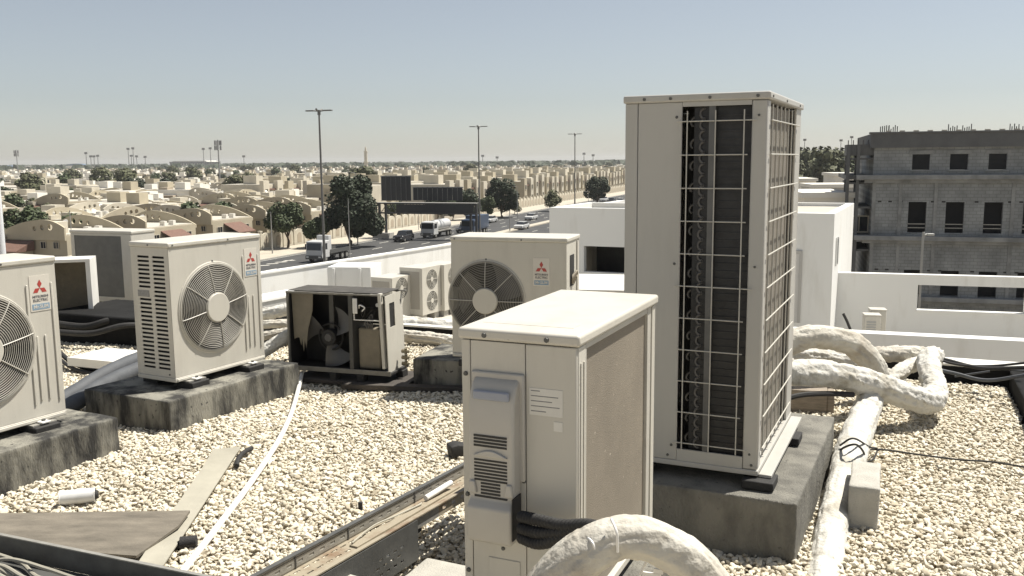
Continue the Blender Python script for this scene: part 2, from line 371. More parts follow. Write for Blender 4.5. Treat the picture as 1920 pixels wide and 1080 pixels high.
# ---- street
UD = Vector((math.sin(R(19)), math.cos(R(19)), 0)); ND = Vector((-UD.y, UD.x, 0)); P0 = gp(700, 450, ZS); P0.z = 0
def S(t, s, z=0.0): p = P0 + UD*t + ND*s; return Vector((p.x, p.y, ZS+z))
STH = 90-19
def sheet(name, t0, s0, t1, s1, z, m):
    mb = MB(); mb.add([S(t0, s0, z), S(t0, s1, z), S(t1, s1, z), S(t1, s0, z)], [(0, 3, 2, 1)]); 
    o = mb.build(name, m)
    return o
gnd = MB(); n = 48; gnd.add([(7000*math.cos(2*math.pi*i/n), 7000*math.sin(2*math.pi*i/n), ZS-.06) for i in range(n)], [tuple(range(n))]); struct(gnd.build('ground', SAND))
o = sheet('road', -160, -15, 1400, 0, -.02, ASPH); struct(o)
o = sheet('road', -160, -34, 1400, -16.8, -.02, ASPH); struct(o)
def kbox(name, t0, s0, t1, s1, z0, z1, m):
    mb = MB(); v = [S(t0, s0, z0), S(t1, s0, z0), S(t1, s1, z0), S(t0, s1, z0), S(t0, s0, z1), S(t1, s0, z1), S(t1, s1, z1), S(t0, s1, z1)]
    mb.add(v, [(0,3,2,1),(4,5,6,7),(0,1,5,4),(1,2,6,5),(2,3,7,6),(3,0,4,7)]); return mb.build(name, m)
struct(kbox('pavement', -160, .15, 1400, 7.2, -.05, .12, PAVE)); struct(kbox('kerb', -160, 0, 1400, .149, -.05, .13, KERB))
struct(kbox('median', -160, -16.7, 1400, -15.1, -.05, .15, PAVE)); struct(kbox('kerb', -160, -15.099, 1400, -15, -.05, .17, KERB))
struct(kbox('pavement', -160, -40, 1400, -34.1, -.05, .12, PAVE))
mk = MB()
for s in (-3.7, -7.4, -11.1, -20.5, -24.8, -29):
    t = -100
    while t < 420:
        mk.add([S(t, s-.09, -.012), S(t+3.2, s-.09, -.012), S(t+3.2, s+.09, -.012), S(t, s+.09, -.012)], [(0, 1, 2, 3)]); t += 9.5
for s in (-.55, -14.5): mk.add([S(-150, s-.08, -.012), S(900, s-.08, -.012), S(900, s+.08, -.012), S(-150, s+.08, -.012)], [(0, 1, 2, 3)])
struct(mk.build('lane_markings', LINE))
# hatched chevrons of a side lane near the parapet
ck = MB()
for i in range(16):
    t = -62+i*2.0; ck.add([S(t, -3.2, -.008), S(t+.6, -3.2, -.008), S(t+1.4, -4.4, -.008), S(t+.8, -4.4, -.008)], [(0, 3, 2, 1)])
struct(ck.build('lane_hatching', LINE))
# ================================================================== rooftop units
def badge(par, x, z, wd=.125, h=.205, y=0.0):
    b = MB().box(x-wd/2, y-.0025, z-h/2, x+wd/2, y-.0002, z+h/2).build('badge', BADGE, par)
    e = MB(); s = .0285*wd/.125; O = Vector((x, y-.0035, z+h*.14))
    for a in (90, 210, 330):
        d = lambda q: Vector((math.cos(R(q)), 0, math.sin(R(q))))
        e.add([O, O+d(a-30)*s, O+d(a)*s*1.732, O+d(a+30)*s], [(0, 1, 2, 3)])
    e.build('emblem', RED, b)
    text('lettering', 'MITSUBISHI', .0195*wd/.125, INK, b, (x, y-.0035, z-h*.095), bold=.0006)
    text('lettering', 'ELECTRIC', .0215*wd/.125, INK, b, (x, y-.0035, z-h*.20), bold=.0006)
    MB().box(x-wd*.43, y-.0034, z-h*.46, x+wd*.43, y-.0026, z-h*.30).build('model_strip', BLUE, b)
    text('lettering', 'Mr.SLIM', .027*wd/.125, BADGE, b, (x, y-.0042, z-h*.38), bold=.0006)
    return b
def fan_set(par, cx, cz, r, y=0.0, rings=17, spokes=8, cap=.105, gm=GUARD, tilt=10, dome=.022, blades=3, bladem=None):
    # shroud, fan and wire guard of one round opening in the plane y
    sh = MB().cyl((cx, y+.004, cz), (cx, y+.13, cz), r, r*.97, 48, caps=False); sh.build('fan_shroud', DARK, par, smooth=True)
    MB().cyl((cx, y+.131, cz), (cx, y+.14, cz), r*1.02, None, 40).build('fan_chamber', DARK, par)
    fm = bladem or mat('fan_blade_%d' % len(MATS), (.13, .125, .115), .5)
    hub = MB().cyl((cx, y+.05, cz), (cx, y+.12, cz), .075, .075, 24).build('fan_hub', fm, par, smooth=True)
    for k in range(blades):
        vs = []; a0 = 2*math.pi*k/blades+.5
        NA, NR = 8, 5
        for i in range(NA+1):
            for j in range(NR+1):
                rr = .07+(r*.92-.07)*j/NR; sweep = .35*(j/NR)
                t = a0+sweep+(i/NA-.5)*(1.15+.25*j/NR); vs.append((cx+rr*math.cos(t), y+.085+.05*(i/NA-.5), cz+rr*math.sin(t)))
        fs = [(i*(NR+1)+j, i*(NR+1)+j+1, (i+1)*(NR+1)+j+1, (i+1)*(NR+1)+j) for i in range(NA) for j in range(NR)]
        MB().add(vs, fs).build('fan_blade', fm, hub, smooth=True)
    g = MB(); off = lambda q: y-.012-dome*math.sqrt(max(0, 1-(q/r)**2))
    for i in range(rings):
        q = cap*.9+(r*.985-cap*.9)*i/(rings-1); g.ring((cx, off(q), cz), q, .0021, 56, 5)
    gd = g.build('fan_guard', gm, par, smooth=True)
    MB().ring((cx, y-.008, cz), r*1.015, .0065, 64, 8).build('guard_rim', gm, gd, smooth=True)
    for k in range(spokes):
        a = 2*math.pi*k/spokes+R(tilt); pts = []
        for i in range(7): q = cap*.8+(r*1.01-cap*.8)*i/6; pts.append((cx+q*math.cos(a), off(min(q, r))-.003, cz+q*math.sin(a)))
        MB().tube(pts, .0034, 6).build('guard_spoke', WIRE, gd, smooth=True)
    MB().cyl((cx, off(0)+.004, cz), (cx, off(0)-.012, cz), cap, cap*.96, 40).build('guard_cap', PAINT, gd, smooth=True, bevel=.003)
def screw(par, p, ax=(0, -1, 0), r=.007):
    p = Vector(p); a = Vector(ax); MB().cyl(p-a*.001, p+a*.004, r, r*.8, 10).build('screw', STEELD, par)
def casing(par, W, D, H, m, back=True, left=True, lid=.035):
    c = MB(); t = .008
    if left: c.box(0, .004, .03, t, D, H-lid-.001)
    c.box(W-t, .004, .03, W, D, H-lid-.001); c.box(t+.0005, D-t, .03, W-t-.0005, D-.0005, H-lid-.001)
    c.build('casing', m, par)
    MB().box(-.003, -.003, 0, W+.003, D+.003, .029).build('base_pan', m, par, bevel=.004)
    MB().box(-.008, -.008, H-lid, W+.008, D+.008, H).build('top_cover', m, par, bevel=.010, seg=3)
def feet(par, xs, D, z=.045, ys=None):
    for x in xs:
        for yy in (ys or (-.07, D-.10)):
            f = MB().box(x-.075, yy+.02, -.008, x+.075, yy+.16, -.0005).build('foot', STEEL, par)
            MB().box(x-.08, yy-.01, -z-.01, x+.08, yy+.14, -.0085).build('rubber_pad', RUB, f, bevel=.008)
            MB().box(x-.028, yy+.005, -.0003, x+.028, yy+.055, .012).build('foot_clip', PVC, f, bevel=.004)
            MB().cyl((x, yy+.03, .012), (x, yy+.03, .022), .012, .012, 6).build('bolt', STEELD, f)
def logo_unit(name, loc, th, W, D, H, fan, label, logo, ribs, louvre=False, side_hole=False, m=PAINT, gm=GUARD, tilt=10, cap=.105, group=None):
    t = empty(name, loc, th, label, 'air conditioner', group)
    casing(t, W, D, H, m, left=not louvre)
    fx, fz, fr = fan
    holed('front_panel', rect(.0, .031, W, H-.036), [circ(fx, fz, fr, 64)], .006, m, t)
    # pressed lip round the fan
    MB().ring((fx, -.001, fz), fr*1.05, .007, 72, 8).build('fan_lip', m, t, smooth=True)
    fan_set(t, fx, fz, fr, 0, gm=gm, tilt=tilt, cap=cap)
    MB().box(.02, .16, .05, W-.02, .165, H-.05).build('shade_liner', DARK, t)  # dark liner: the casing's inner shade is put into its colour
    if louvre:
        holes = []; rows = 27; z0, z1 = .075, H-.085; ph = (z1-z0)/rows
        for i in range(rows):
            z = z0+ph*(i+.22); zt = z+ph*.52
            for j, (a, b) in enumerate(((.045, .045+.112), (.190, .302))):
                a *= D/.366; b *= D/.366
                if j == 1 and 17 <= i <= 18: continue
                holes.append(rect(-b, z, -a, zt))
        M = Matrix.Rotation(R(-90), 4, 'Z')
        lp = holed('louvre_panel', rect(-D, .031, -.002, H-.036), holes, .006, m, t, M)
        MB().box(.02, .01, .05, .024, D-.01, H-.06).build('louvre_shade_sheet', DARK, t)  # dark sheet behind the louvre, shade in the slots put into its colour
        zz = z0+ph*17.1; MB().box(-.0025, .205, zz, -.0003, .315, zz+ph*1.5).build('rating_plate', mat('rating_plate', (.22, .22, .215), .4, .2, 60), t)
    for (x, za, zb, wd) in ribs: MB().box(x-wd/2, -.007, za, x+wd/2, -.0004, zb).build('pressed_rib', m, t, bevel=.004)
    if logo: badge(t, *logo)
    screw(t, (W*.62, -.008, H-.018)); screw(t, (.03, -.008, H-.018)); screw(t, (fx, -.003, fz+fr*1.08))
    screw(t, (-.008, D*.5, H-.018), (-1, 0, 0)); screw(t, (0, D*.15, .05), (-1, 0, 0))
    feet(t, (W*.17, W*.80), D)
    MB().box(.01, -.012, .004, W-.01, -.004, .022).build('drip_rail', m, t, bevel=.003)
    return t
# --- unit on the second stained block
W2, D2, H2 = .846, .366, .948
ribs2 = [(.665, .10, .80, .012), (.705, .12, .50, .012), (.755, .12, .50, .012), (.815, .10, .80, .012)]
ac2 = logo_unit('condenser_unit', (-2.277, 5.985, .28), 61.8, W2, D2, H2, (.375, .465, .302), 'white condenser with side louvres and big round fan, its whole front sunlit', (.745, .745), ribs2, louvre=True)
# --- unit at the frame edge
th1 = 62.0; e = Vector((math.cos(R(th1)), math.sin(R(th1)), 0)); k1 = gp(124, 777, .275)
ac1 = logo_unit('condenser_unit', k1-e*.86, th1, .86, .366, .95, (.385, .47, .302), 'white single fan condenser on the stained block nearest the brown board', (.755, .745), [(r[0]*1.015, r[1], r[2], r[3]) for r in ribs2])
# --- unit facing the camera in shade
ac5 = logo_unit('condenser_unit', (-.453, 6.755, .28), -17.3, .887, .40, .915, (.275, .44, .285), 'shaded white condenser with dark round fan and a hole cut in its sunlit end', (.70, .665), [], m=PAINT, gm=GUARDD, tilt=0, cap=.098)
s5 = MB().box(.8875, .10, .55, .8895, .23, .78).build('cut_opening', DARK, ac5)
cu = MB()
for i in range(4): cu.ring((.90+.006*i, .165+.008*i, .60+.012*i), .035-.004*i, .006, 18, 6, 'x')
cu.build('cable_coil', mat('old_cable', (.30, .26, .20), .7), ac5, smooth=True)
MB().box(.8875, .31, .035, .896, .318, .87).build('seam', PAINT2, ac5)

# --- blocks
def block(name, loc, th, W, D, H, m, label, seed, cut=14, amp=.005, cat='concrete block', parent=None):
    bm = bmesh.new(); bmesh.ops.create_cube(bm, size=1)
    for v in bm.verts: v.co = Vector(((v.co.x+.5)*W, (v.co.y+.5)*D, (v.co.z+.5)*H))
    bmesh.ops.bevel(bm, geom=list(bm.edges), offset=.008, segments=2, profile=.5, affect='EDGES')
    bmesh.ops.subdivide_edges(bm, edges=[e for e in bm.edges if e.calc_length() > .1], cuts=cut, use_grid_fill=True)
    for v in bm.verts:
        q = v.co*6+Vector((seed*3.7, seed, 0)); n = noise.noise_vector(q)+.5*noise.noise_vector(q*2.7)
        v.co += n*amp*(1 if v.co.z > .03 else .3)
    me = bpy.data.meshes.new(name); bm.to_mesh(me); bm.free(); me.polygons.foreach_set('use_smooth', [True]*len(me.polygons)); me.set_sharp_from_angle(angle=R(50)); me.materials.append(m)
    o = link(name, me); o.location = loc; o.rotation_euler = (0, 0, R(th)); tag(o, label, cat); return o
block('plinth_block', (-2.21, 5.664, -.03), 63, 1.26, .80, .262, CONC, 'black stained concrete plinth under the sunlit louvred condenser', 1)
kb = gp(221, 782, .235); eb = Vector((math.cos(R(63)), math.sin(R(63)), 0))
block('plinth_block', kb-eb*1.25-Vector((0, 0, .265)), 63, 1.25, .80, .265, CONC, 'drip stained concrete plinth of the condenser by the brown board', 2)
block('plinth_block', (-.775, 6.90, -.03), -17, 1.15, .62, .262, CONC, 'dark concrete plinth under the shaded condenser, on black planks', 3)
et = Vector((math.cos(R(-25.5)), math.sin(R(-25.5)), 0))
block('plinth_block', Vector((1.215, 3.72, -.03))-et*.92, -25.5, .92, 1.46, .31, CONC2, 'grey concrete plinth under the tall wire guarded unit', 4, amp=.005)
block('plinth_block', (-.22, 2.72, -.03), -24, .50, 1.05, .262, CONC2, 'concrete plinth hidden beneath the condenser with the pipe cover', 5, amp=.008)

# --- near unit with pipe cover
W, D, H = .393, .893, .95
t = empty('condenser_unit', (-.163, 2.827, .28), -24.0, 'white condenser with plastic pipe cover and brown coil back', 'air conditioner'); near = t
c = MB(); c.box(0, .002, .03, .030, .01, H-.040); c.build('corner_strip', PAINT, t, bevel=.002)
MB().box(.0335, .0, .03, .2200, .01, H-.040).build('service_panel', PAINT, t, bevel=.0015)
MB().box(.2215, .0, .03, W-.003, .01, H-.040).box(W-.028, .011, .03, W, .075, H-.04).build('end_panel', PAINT, t, bevel=.004)
MB().box(0, .011, .03, .008, D, H-.04).box(.009, D-.008, .03, W-.012, D, H-.04).box(W-.05, D-.05, .03, W, D-.009, H-.04).build('casing', PAINT, t)
MB().box(W-.0015, .022, .06, W+.004, .028, H-.09).box(W-.0015, .05, .06, W+.004, .056, H-.09).build('pressed_rib', PAINT, t)
MB().box(-.003, -.003, 0, W+.003, D+.003, .029).build('base_pan', PAINT, t, bevel=.004)
lid = MB().box(-.009, -.009, H-.037, W+.009, D+.009, H).build('top_cover', PAINT, t, bevel=.011, seg=4)
MB().box(.03, .10, H-.001, W-.05, .16, H+.0008).build('pressed_line', PAINT, lid)
MB().box(W-.022, .080, .032, W-.016, D-.055, H-.042).build('coil', FINB, t)
fr = MB(); fr.box(W-.02, .076, .03, W-.001, .084, H-.04); fr.box(W-.02, D-.10, .03, W-.004, D-.055, H-.04); fr.box(W-.02, .085, H-.06, W-.006, D-.101, H-.041); fr.build('coil_frame', PAINT2, t, bevel=.002)
for x in (.085, .295): screw(t, (x, -.009, H-.02), r=.009)
for z in (.80, .40, .14): screw(t, (.014, .0, z), r=.008)
screw(t, (.19, 0, .36)); screw(t, (.14, 0, .235)); screw(t, (.214, 0, .47))
MB().box(.235, -.0015, .69, .345, -.0003, .775).build('rating_label', mat('pale_label', (.66, .64, .585), .5, .05, 20), t)
for i in range(5): MB().box(.24, -.0021, .7655-.016*i, .24+(.03, .09, .07, .095, .05)[i], -.0016, .7685-.016*i).build('printed_line', MATS['rating_plate'], t)
MB().box(.315, -.0015, .645, .345, -.0003, .675).build('label', MATS['pale_label'], t)
# pipe cover: a rounded box profile with vents
cx0, cx1, cz0, cz1 = .050, .205, .28, .797
cov = MB()
prof = [(0, cz0), (-.078, cz0), (-.084, cz0+.02), (-.084, .395), (-.058, .418), (-.060, .60), (-.055, cz1-.07), (-.036, cz1-.02), (-.012, cz1), (0, cz1)]
n = len(prof); vs = [(cx0, p[0], p[1]) for p in prof]+[(cx1, p[0], p[1]) for p in prof]
cov.add(vs, [tuple(range(n)), tuple(range(2*n-1, n-1, -1))]+[(i, i+n, (i+1) % n+n, (i+1) % n) for i in range(n)])
pc = cov.build('pipe_cover', PLAST, t, bevel=.012, seg=3)
MB().box(cx0-.012, -.012, cz0+.19, cx1+.016, -.001, cz1+.018).build('cover_flange', PLAST, pc, bevel=.008)
hd = MB().box(cx0+.012, -.050, .685, cx1-.012, -.047, .735)
MB().box(cx0+.016, -.0585, .735, cx1-.016, -.046, .766).build('hand_grip', mat('bluish_recess', (.30, .32, .37), .5), pc, bevel=.006)
SL = mat('vent_dark', (.03, .028, .025), .7)
def slots(z, n, x0, x1, dz, y):
    for i in range(n):
        MB().box(x0, y-.0012, z-i*dz-.0032, x1, y+.001, z-i*dz+.0032).build('vent_slot', SL, pc)
slots(.622, 4, cx0+.020, cx1-.022, .0105, -.0605)
MB().prism([(cx0+.018+.119*i/12, .558+.020*math.sin(math.pi*i/12)) for i in range(13)][::-1], -.068, -.057).build('vent_hood', PLAST, pc, bevel=.003)
for i in range(12):
    z = .544-i*.0108; a, b = (cx0+.020, cx1-.022) if i < 7 or i == 11 else (cx0+.042, cx1-.046)
    MB().box(a, -.0607, z-.0030, b, -.0575, z+.0030).build('vent_slot', SL, pc)
for x in (cx0-.001, cx1-.030): MB().prism([(x, .435), (x+.03, .435), (x+.024, .475), (x+.006, .475)], -.068, -.056).build('side_lug', PLAST, pc, bevel=.004)
MB().box(cx1+.001, -.078, cz0+.02, cx1+.004, -.012, cz0+.155).build('pipe_mouth', DARK, pc)
MB().box(.09, -.003, .05, .20, -.0004, .2).build('lower_cover', PAINT, t, bevel=.003)
feet(t, (.06, W-.06), D, ys=(0, D-.16))

# --- tall unit
W, D, H = .632, 1.044, 1.704
t = empty('tall_condenser_unit', (.522, 4.188, .33), -24.9, 'tall white condenser with open coil end behind a wire grid guard', 'air conditioner'); tall = t
x0, x1 = .262, .565; zb, zt = .085, H-.055
MB().box(0, .0, .03, .058, .01, H-.035).build('corner_strip', TALLP, t, bevel=.003)
MB().box(.0605, 0, .03, x0, .01, H-.035).build('end_panel', TALLP, t, bevel=.003)
MB().box(x0+.001, 0, .03, x1-.001, .01, zb).build('lower_rail', TALLP, t); MB().box(x0+.001, 0, zt, x1-.001, .01, H-.035).build('upper_rail', TALLP, t)
MB().box(x1, 0, .03, W, .012, H-.035).box(W-.012, .013, .03, W, .075, H-.035).build('corner_post', TALLP, t, bevel=.006)
MB().box(W-.012, D-.17, .03, W, D, H-.035).box(0, .011, .03, .01, D, H-.035).box(.011, D-.01, .03, W-.013, D, H-.035).build('casing', TALLP, t)
MB().box(x0-.01, .16, .04, x1+.03, .165, H-.04).build('end_plate', DARK, t)
MB().box(x1-.055-.20, .030, .06, x1+.05, .158, H-.05).build('coil_end', mat('coil_end_plate', (.030, .030, .031), .45, .25, 25, metal=.4), t)
for i in range(46): MB().box(x1-.054-.19, .0262, .09+i*.0345, x1-.004, .0296, .097+i*.0345).build('fin_edge', MATS['coil_end_plate'], t)
MB().box(x0+.118, .006, .07, x0+.146, .029, H-.05).build('coil_support', mat('grey_galvanised', (.12, .12, .118), .45, .1, 20, metal=.4), t)
COP = mat('dull_copper', (.12, .115, .11), .5, .3, 30, metal=.4)
ub = MB(); pts = [(-.028, .06, -.019), (-.028, .02, -.019)] + [(-.028+.0*a, .02-.014*math.sin(a), -.019+.019*(1-math.cos(a))) for a in (.4, .8, 1.2, 1.57, 2, 2.4, 2.8, 3.14)] + [(-.028, .06, .019)]
ub.tube(pts, .0055, 7); arc = MB()
arc.tube([(.017*math.cos(a)+.0, -.004, .021*math.sin(a)) for a in [R(90+i*22.5) for i in range(9)]], .0062, 7)
arc.tube([(0, -.004, .021), (.004, .05, .021)], .006, 7); arc.tube([(0, -.004, -.021), (.004, .05, -.021)], .006, 7)
am = arc.mesh('return_bend', COP, True)
for i in range(32):
    o = link('return_bend', am, t); o.location = (x0+.092, .030, .115+i*.0485)
for i in range(16):
    o = link('return_bend', am, t); o.location = (x0+.045, .060, .13+i*.097); o.rotation_euler = (0, R(35), 0)
# wire guard on the end
gw = MB().box(x0-.02, -.02, 0, x0-.019, -.019, .001)
for i in range(11):
    z = .12+i*(H-.24)/10; lx = x0-.018 if i in (0, 5, 10) else x0+.002; rx = x1+.022 if i in (0, 5, 10) else x1-.012
    MB().tube([(lx, -.014, z), (rx, -.014, z)], .0028, 7).build('guard_wire', WIRE, t, smooth=True)
for x in (x0+.028, x0+.152, x0+.275): MB().tube([(x, -.0215, .095), (x, -.0197, H-.075)], .0028, 7).build('guard_wire', WIRE, t, smooth=True)
# coil face and guard on the right flank
MB().box(W-.035, .076, .05, W-.030, D-.171, H-.05).build('coil', mat('coil_fin_grey', (.20, .18, .15), .6, .2, 8, .3, 300), t)
for i in range(11):
    z = .12+i*(H-.24)/10; MB().tube([(W+.010, .05, z), (W+.010, D-.13, z)], .0034, 7).build('guard_wire', WIRE, t, smooth=True)
for i in range(7): y = .11+i*.118; MB().tube([(W+.0025, y, .07), (W+.0025, y, H-.05)], .0042, 7).build('guard_wire', GUARD, t, smooth=True)
MB().box(-.004, -.004, .004, W+.004, D+.004, .029).build('base_pan', TALLP, t, bevel=.004)
MB().box(W+.005, .01, -.004, W+.062, D-.01, .012).build('base_flange', TALLP, t, bevel=.003)
MB().box(-.009, -.009, H-.034, W+.012, D+.012, H).build('top_cover', TALLP, t, bevel=.008, seg=3)
for x in (.09, .21, .385, .59): screw(t, (x, -.009, H-.018), r=.008)
for y in (.05, .45, .9): screw(t, (W+.012, y, H-.018), (1, 0, 0), .008)
for z in (.10, .95, H-.10): screw(t, (x0-.025, 0, z), r=.007); screw(t, (x1+.03, 0, z), r=.006)
screw(t, (.22, 0, .05)); screw(t, (x1+.04, 0, .05))
for z in (.62, 1.22): fan_set(t, 0, 0, .01) if False else None
# fan guards bulging from the hidden front (left flank)
for z in (.50, 1.22):
    g = MB()
    for i in range(12): q = .09+.03*i*.75; g.ring((-.012-.05*math.sqrt(max(0, 1-(q/.345)**2)), .50, z), q, .0025, 48, 5, 'x')
    g.build('fan_guard', GUARDD, t, smooth=True)
    MB().cyl((-.002, .50, z), (-.012, .50, z), .345, .335, 48).build('fan_opening', DARK, t)
for (x, y) in ((W+.03, -.02), (W+.045, .70), (.08, .02), (.08, .75)):
    MB().box(x-.09, y-.03, -.045, x+.05, y+.11, -.0045).build('rubber_pad', RUB, t, bevel=.006)

# --- gutted unit
W, D, H = .90, .34, .62
bl = gp(542, 692, .10)
t = empty('gutted_condenser_unit', bl, -18.0, 'gutted condenser missing its front, bare fan and compressor jacket showing', 'air conditioner'); gut = t
FR = mat('gutted_frame', (.19, .18, .155), .6, .25, 12)
BRN = mat('tan_jacket', (.20, .175, .13), .75, .15, 8, .2, 40)
MB().box(0, 0, 0, W, D, .022).build('base_pan', DARK, t, bevel=.004)
MB().box(.0065, .022, .024, .009, D-.012, H-.002).build('inner_lining', DARK, t)
MB().box(-.006, -.012, .0, W+.006, -.002, .038).build('front_rail', FR, t, bevel=.003)
MB().box(0, D-.01, .023, W*.64, D, H).build('coil', FIN, t)
MB().box(0, .0, .023, .014, .02, H).box(0, .021, .023, .006, D-.011, H).build('left_post', FR, t)
tf = MB().box(-.004, .0, H, W*.66, .018, H+.016).box(W*.66, .006, H+.001, W*.95, .024, H+.013).box(-.004, D-.03, H, W, D, H+.012); tf.build('top_rail', FR, t, bevel=.002)
dv = MB().box(W*.632, .01, .023, W*.648, D-.02, H-.002).box(W*.612, -.001, .023, W*.648, .0095, H); dv.build('divider', mat('dark_steel', (.07, .068, .062), .5, .2, 12), t)
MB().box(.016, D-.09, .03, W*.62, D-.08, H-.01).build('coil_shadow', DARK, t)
hs = MB(); prof = [(.02, H), (.215, H), (.205, .48), (.16, .33), (.145, .22), (.135, .17), (.125, .24), (.112, .14), (.10, .25), (.09, .19), (.075, .26), (.03, .24)]
hs.prism(prof[::-1], .05, .054); hs.build('torn_lining', BRN, t)
fb = mat('grey_fan_blade', (.085, .083, .08), .4)
MB().box(.0, .03, H+.0165, W*.93, D-.001, H+.021).build('sun_block_sheet', mat('sun_block_dark', (.06, .055, .048), .8, .4, 9), t)  # added dark sheet over the open top, keeps sun off the interior
fcx, fcz = .335, .265
mo = MB().cyl((fcx, .06, fcz), (fcx, .20, fcz), .062, .066, 28).build('fan_motor', RUB, t, smooth=True)
MB().cyl((fcx, .05, fcz), (fcx, .062, fcz), .03, .034, 20).build('motor_cap', fb, mo, smooth=True)
MB().ring((fcx, .10, fcz), .105, .008, 40, 6).build('motor_ring', RUB, mo, smooth=True)
for k, a0 in enumerate((R(145), R(35), R(-85))):
    vs = []; NA, NR = 8, 6
    for i in range(NA+1):
        for j in range(NR+1):
            rr = .07+.17*j/NR; tt = a0+.30*(j/NR)+(i/NA-.5)*(.75+.35*j/NR); vs.append((fcx+rr*math.cos(tt), .10+.07*(i/NA-.5), fcz+rr*math.sin(tt)))
    MB().add(vs, [(i*(NR+1)+j, i*(NR+1)+j+1, (i+1)*(NR+1)+j+1, (i+1)*(NR+1)+j) for i in range(NA) for j in range(NR)]).build('fan_blade', fb, mo, smooth=True)
MB().box(fcx-.02, .12, .023, fcx+.02, .14, H).build('motor_bracket', MATS['dark_steel'], t)
MB().box(W*.67, .05, .03, W*.885, .22, .36).build('compressor_jacket', BRN, t, bevel=.015)
MB().box(W*.65, .20, .37, W*.93, .21, H-.02).build('control_board', DARK, t)
MB().box(W*.655, .01, .425, W*.90, .018, .433).box(W*.655, .01, .433, W*.665, .018, .60).build('control_bracket', SHEET, t)
MB().box(W*.655, -.004, .48, W*.70, .004, .60).build('terminal_plate', SHEET, t, bevel=.003)
wc = MB(); r2 = random.Random(4)
for k in range(7):
    a = Vector((W*(.67+.2*r2.random()), .05+.1*r2.random(), .58-.1*r2.random())); b = Vector((W*(.68+.2*r2.random()), .03+.1*r2.random(), .40+.03*r2.random())); m_ = (a+b)/2+Vector((r2.uniform(-.07, .07), -.05, r2.uniform(-.06, .06)))
    wc.tube(catmull([a, m_, b], 8), .004, 6)
wc.build('loose_wires', RUB, t, smooth=True)
wc = MB().tube(catmull([(W*.70, .03, .52), (W*.73, -.01, .55), (W*.77, 0, .53), (W*.74, .01, .50)], 8), .006, 7); wc.build('white_wire', PVC, t, smooth=True)
MB().cyl((W*.86, .06, .545), (W*.885, .03, .55), .016, .016, 12).build('capacitor', PVC, t)
for k in range(4): MB().tube(catmull([(W*.76+.015*k, .05, .36), (W*.75+.02*k, .04, .41+.02*k), (W*.80-.01*k, .06, .43)], 6), .006, 7).build('copper_pipe', COP, t, smooth=True)
Ms = Matrix.Translation((W*.965, -.002, 0)) @ Matrix.Rotation(R(-9), 4, 'Y') @ Matrix.Rotation(R(72), 4, 'Z')
MB().box(W*.895, -.012, .02, W*.925, .03, H-.01, Matrix.Translation((W*.035, 0, 0)) @ Matrix.Rotation(R(-2.5), 4, 'Y')).build('front_flange', PAINT, t, bevel=.003)
sp = holed('side_panel', rect(0, .02, .33, H+.005), [rect(.07, .37, .17, .56)], .006, PAINT, t, Matrix.Translation((W*.985, 0, 0)) @ Matrix.Rotation(R(-1.5), 4, 'Y') @ Matrix.Rotation(R(92), 4, 'Z'))
MB().box(W*.955, .05, .3, W*.958, .3, .56).build('inner_sheet', DARK, t)
for i, z in enumerate((.06, .11, .16)):
    v = MB().cyl((W+.01, .20, z), (W+.07, .19, z), .016, .012, 10).cyl((W+.045, .19, z-.02), (W+.045, .19, z+.025), .012, .012, 8); v.build('service_valve', mat('brass_valve_%d' % i, (.22, .19, .13), .45, .2, 20, metal=.5), t)
for x in (.38, .62): MB().box(x, -.03, -.06, x+.06, .05, -.0005).build('foot', RUB, t, bevel=.005)
for x in (.1, .85): MB().box(x, .2, -.06, x+.06, .3, -.0005).build('foot', RUB, t, bevel=.005)
dst = mat('dark_board', (.06, .052, .045), .9, .3, 6)
bp = empty('base_board', gp(548, 718, .0), -18, 'dark weathered board lying under the gutted condenser', 'board'); bp.location.z = 0
MB().box(.0, .0, .015, .98, .48, .044).build('board', dst, bp, bevel=.004)
pl = empty('dark_plank', gp(640, 732, 0), -10, 'long black timber plank on the gravel before the shaded plinth', 'plank'); pl.location.z = 0
MB().box(0, 0, .01, 1.25, .09, .05).build('plank', dst, pl, bevel=.004)

# --- unit seen from behind, and open sheet metal box
t = empty('rear_condenser_unit', pd(143, 590, 10.2), -20, 'white condenser turned to show its grey coil back, beyond the louvred unit', 'air conditioner')
t.location.z = .22
W, D, H = .86, .36, .80
casing(t, W, D, H, PAINT2)
MB().box(.06, -.002, .06, W-.14, .003, H-.06).build('coil', mat('grey_coil', (.115, .115, .108), .6, .15, 10, .3, 250), t)
fr = MB().box(.012, -.006, .03, .059, .003, H-.036).box(W-.139, -.006, .03, W-.0, .003, H-.036).box(.06, -.006, H-.059, W-.14, .003, H-.036).box(.06, -.006, .03, W-.14, .003, .059); fr.build('coil_frame', PAINT2, t, bevel=.002)
MB().box(.05, 0, -.25, .15, D, -.0005).box(W-.2, 0, -.25, W-.1, D, -.0005).build('stand', CONC2, t)
t = empty('duct_box', pd(114, 600, 9.0), 16, 'open ended white sheet metal duct box behind the edge condenser', 'duct')
z0 = t.location.z
b = MB(); b.box(-.25, 0, 0, .29, .5, .012); b.box(-.25, 0, .58, .29, .5, .592); b.box(-.25, .0, .0125, -.238, .5, .5795); b.box(.278, 0, .0125, .29, .5, .5795); b.box(-.237, .49, .0125, .277, .5, .5795); b.build('duct_shell', SHEET, t)
f = MB(); f.box(-.28, -.012, -.02, .31, -.001, .014); f.box(-.28, -.012, .578, .31, -.001, .61); f.box(-.28, -.012, .0145, -.235, -.001, .5775); f.box(.265, -.012, .0145, .31, -.001, .5775); f.build('flange', SHEET, t, bevel=.003)
MB().box(-.237, .44, .013, .277, .488, .579).build('inner_panel', BRN, t)
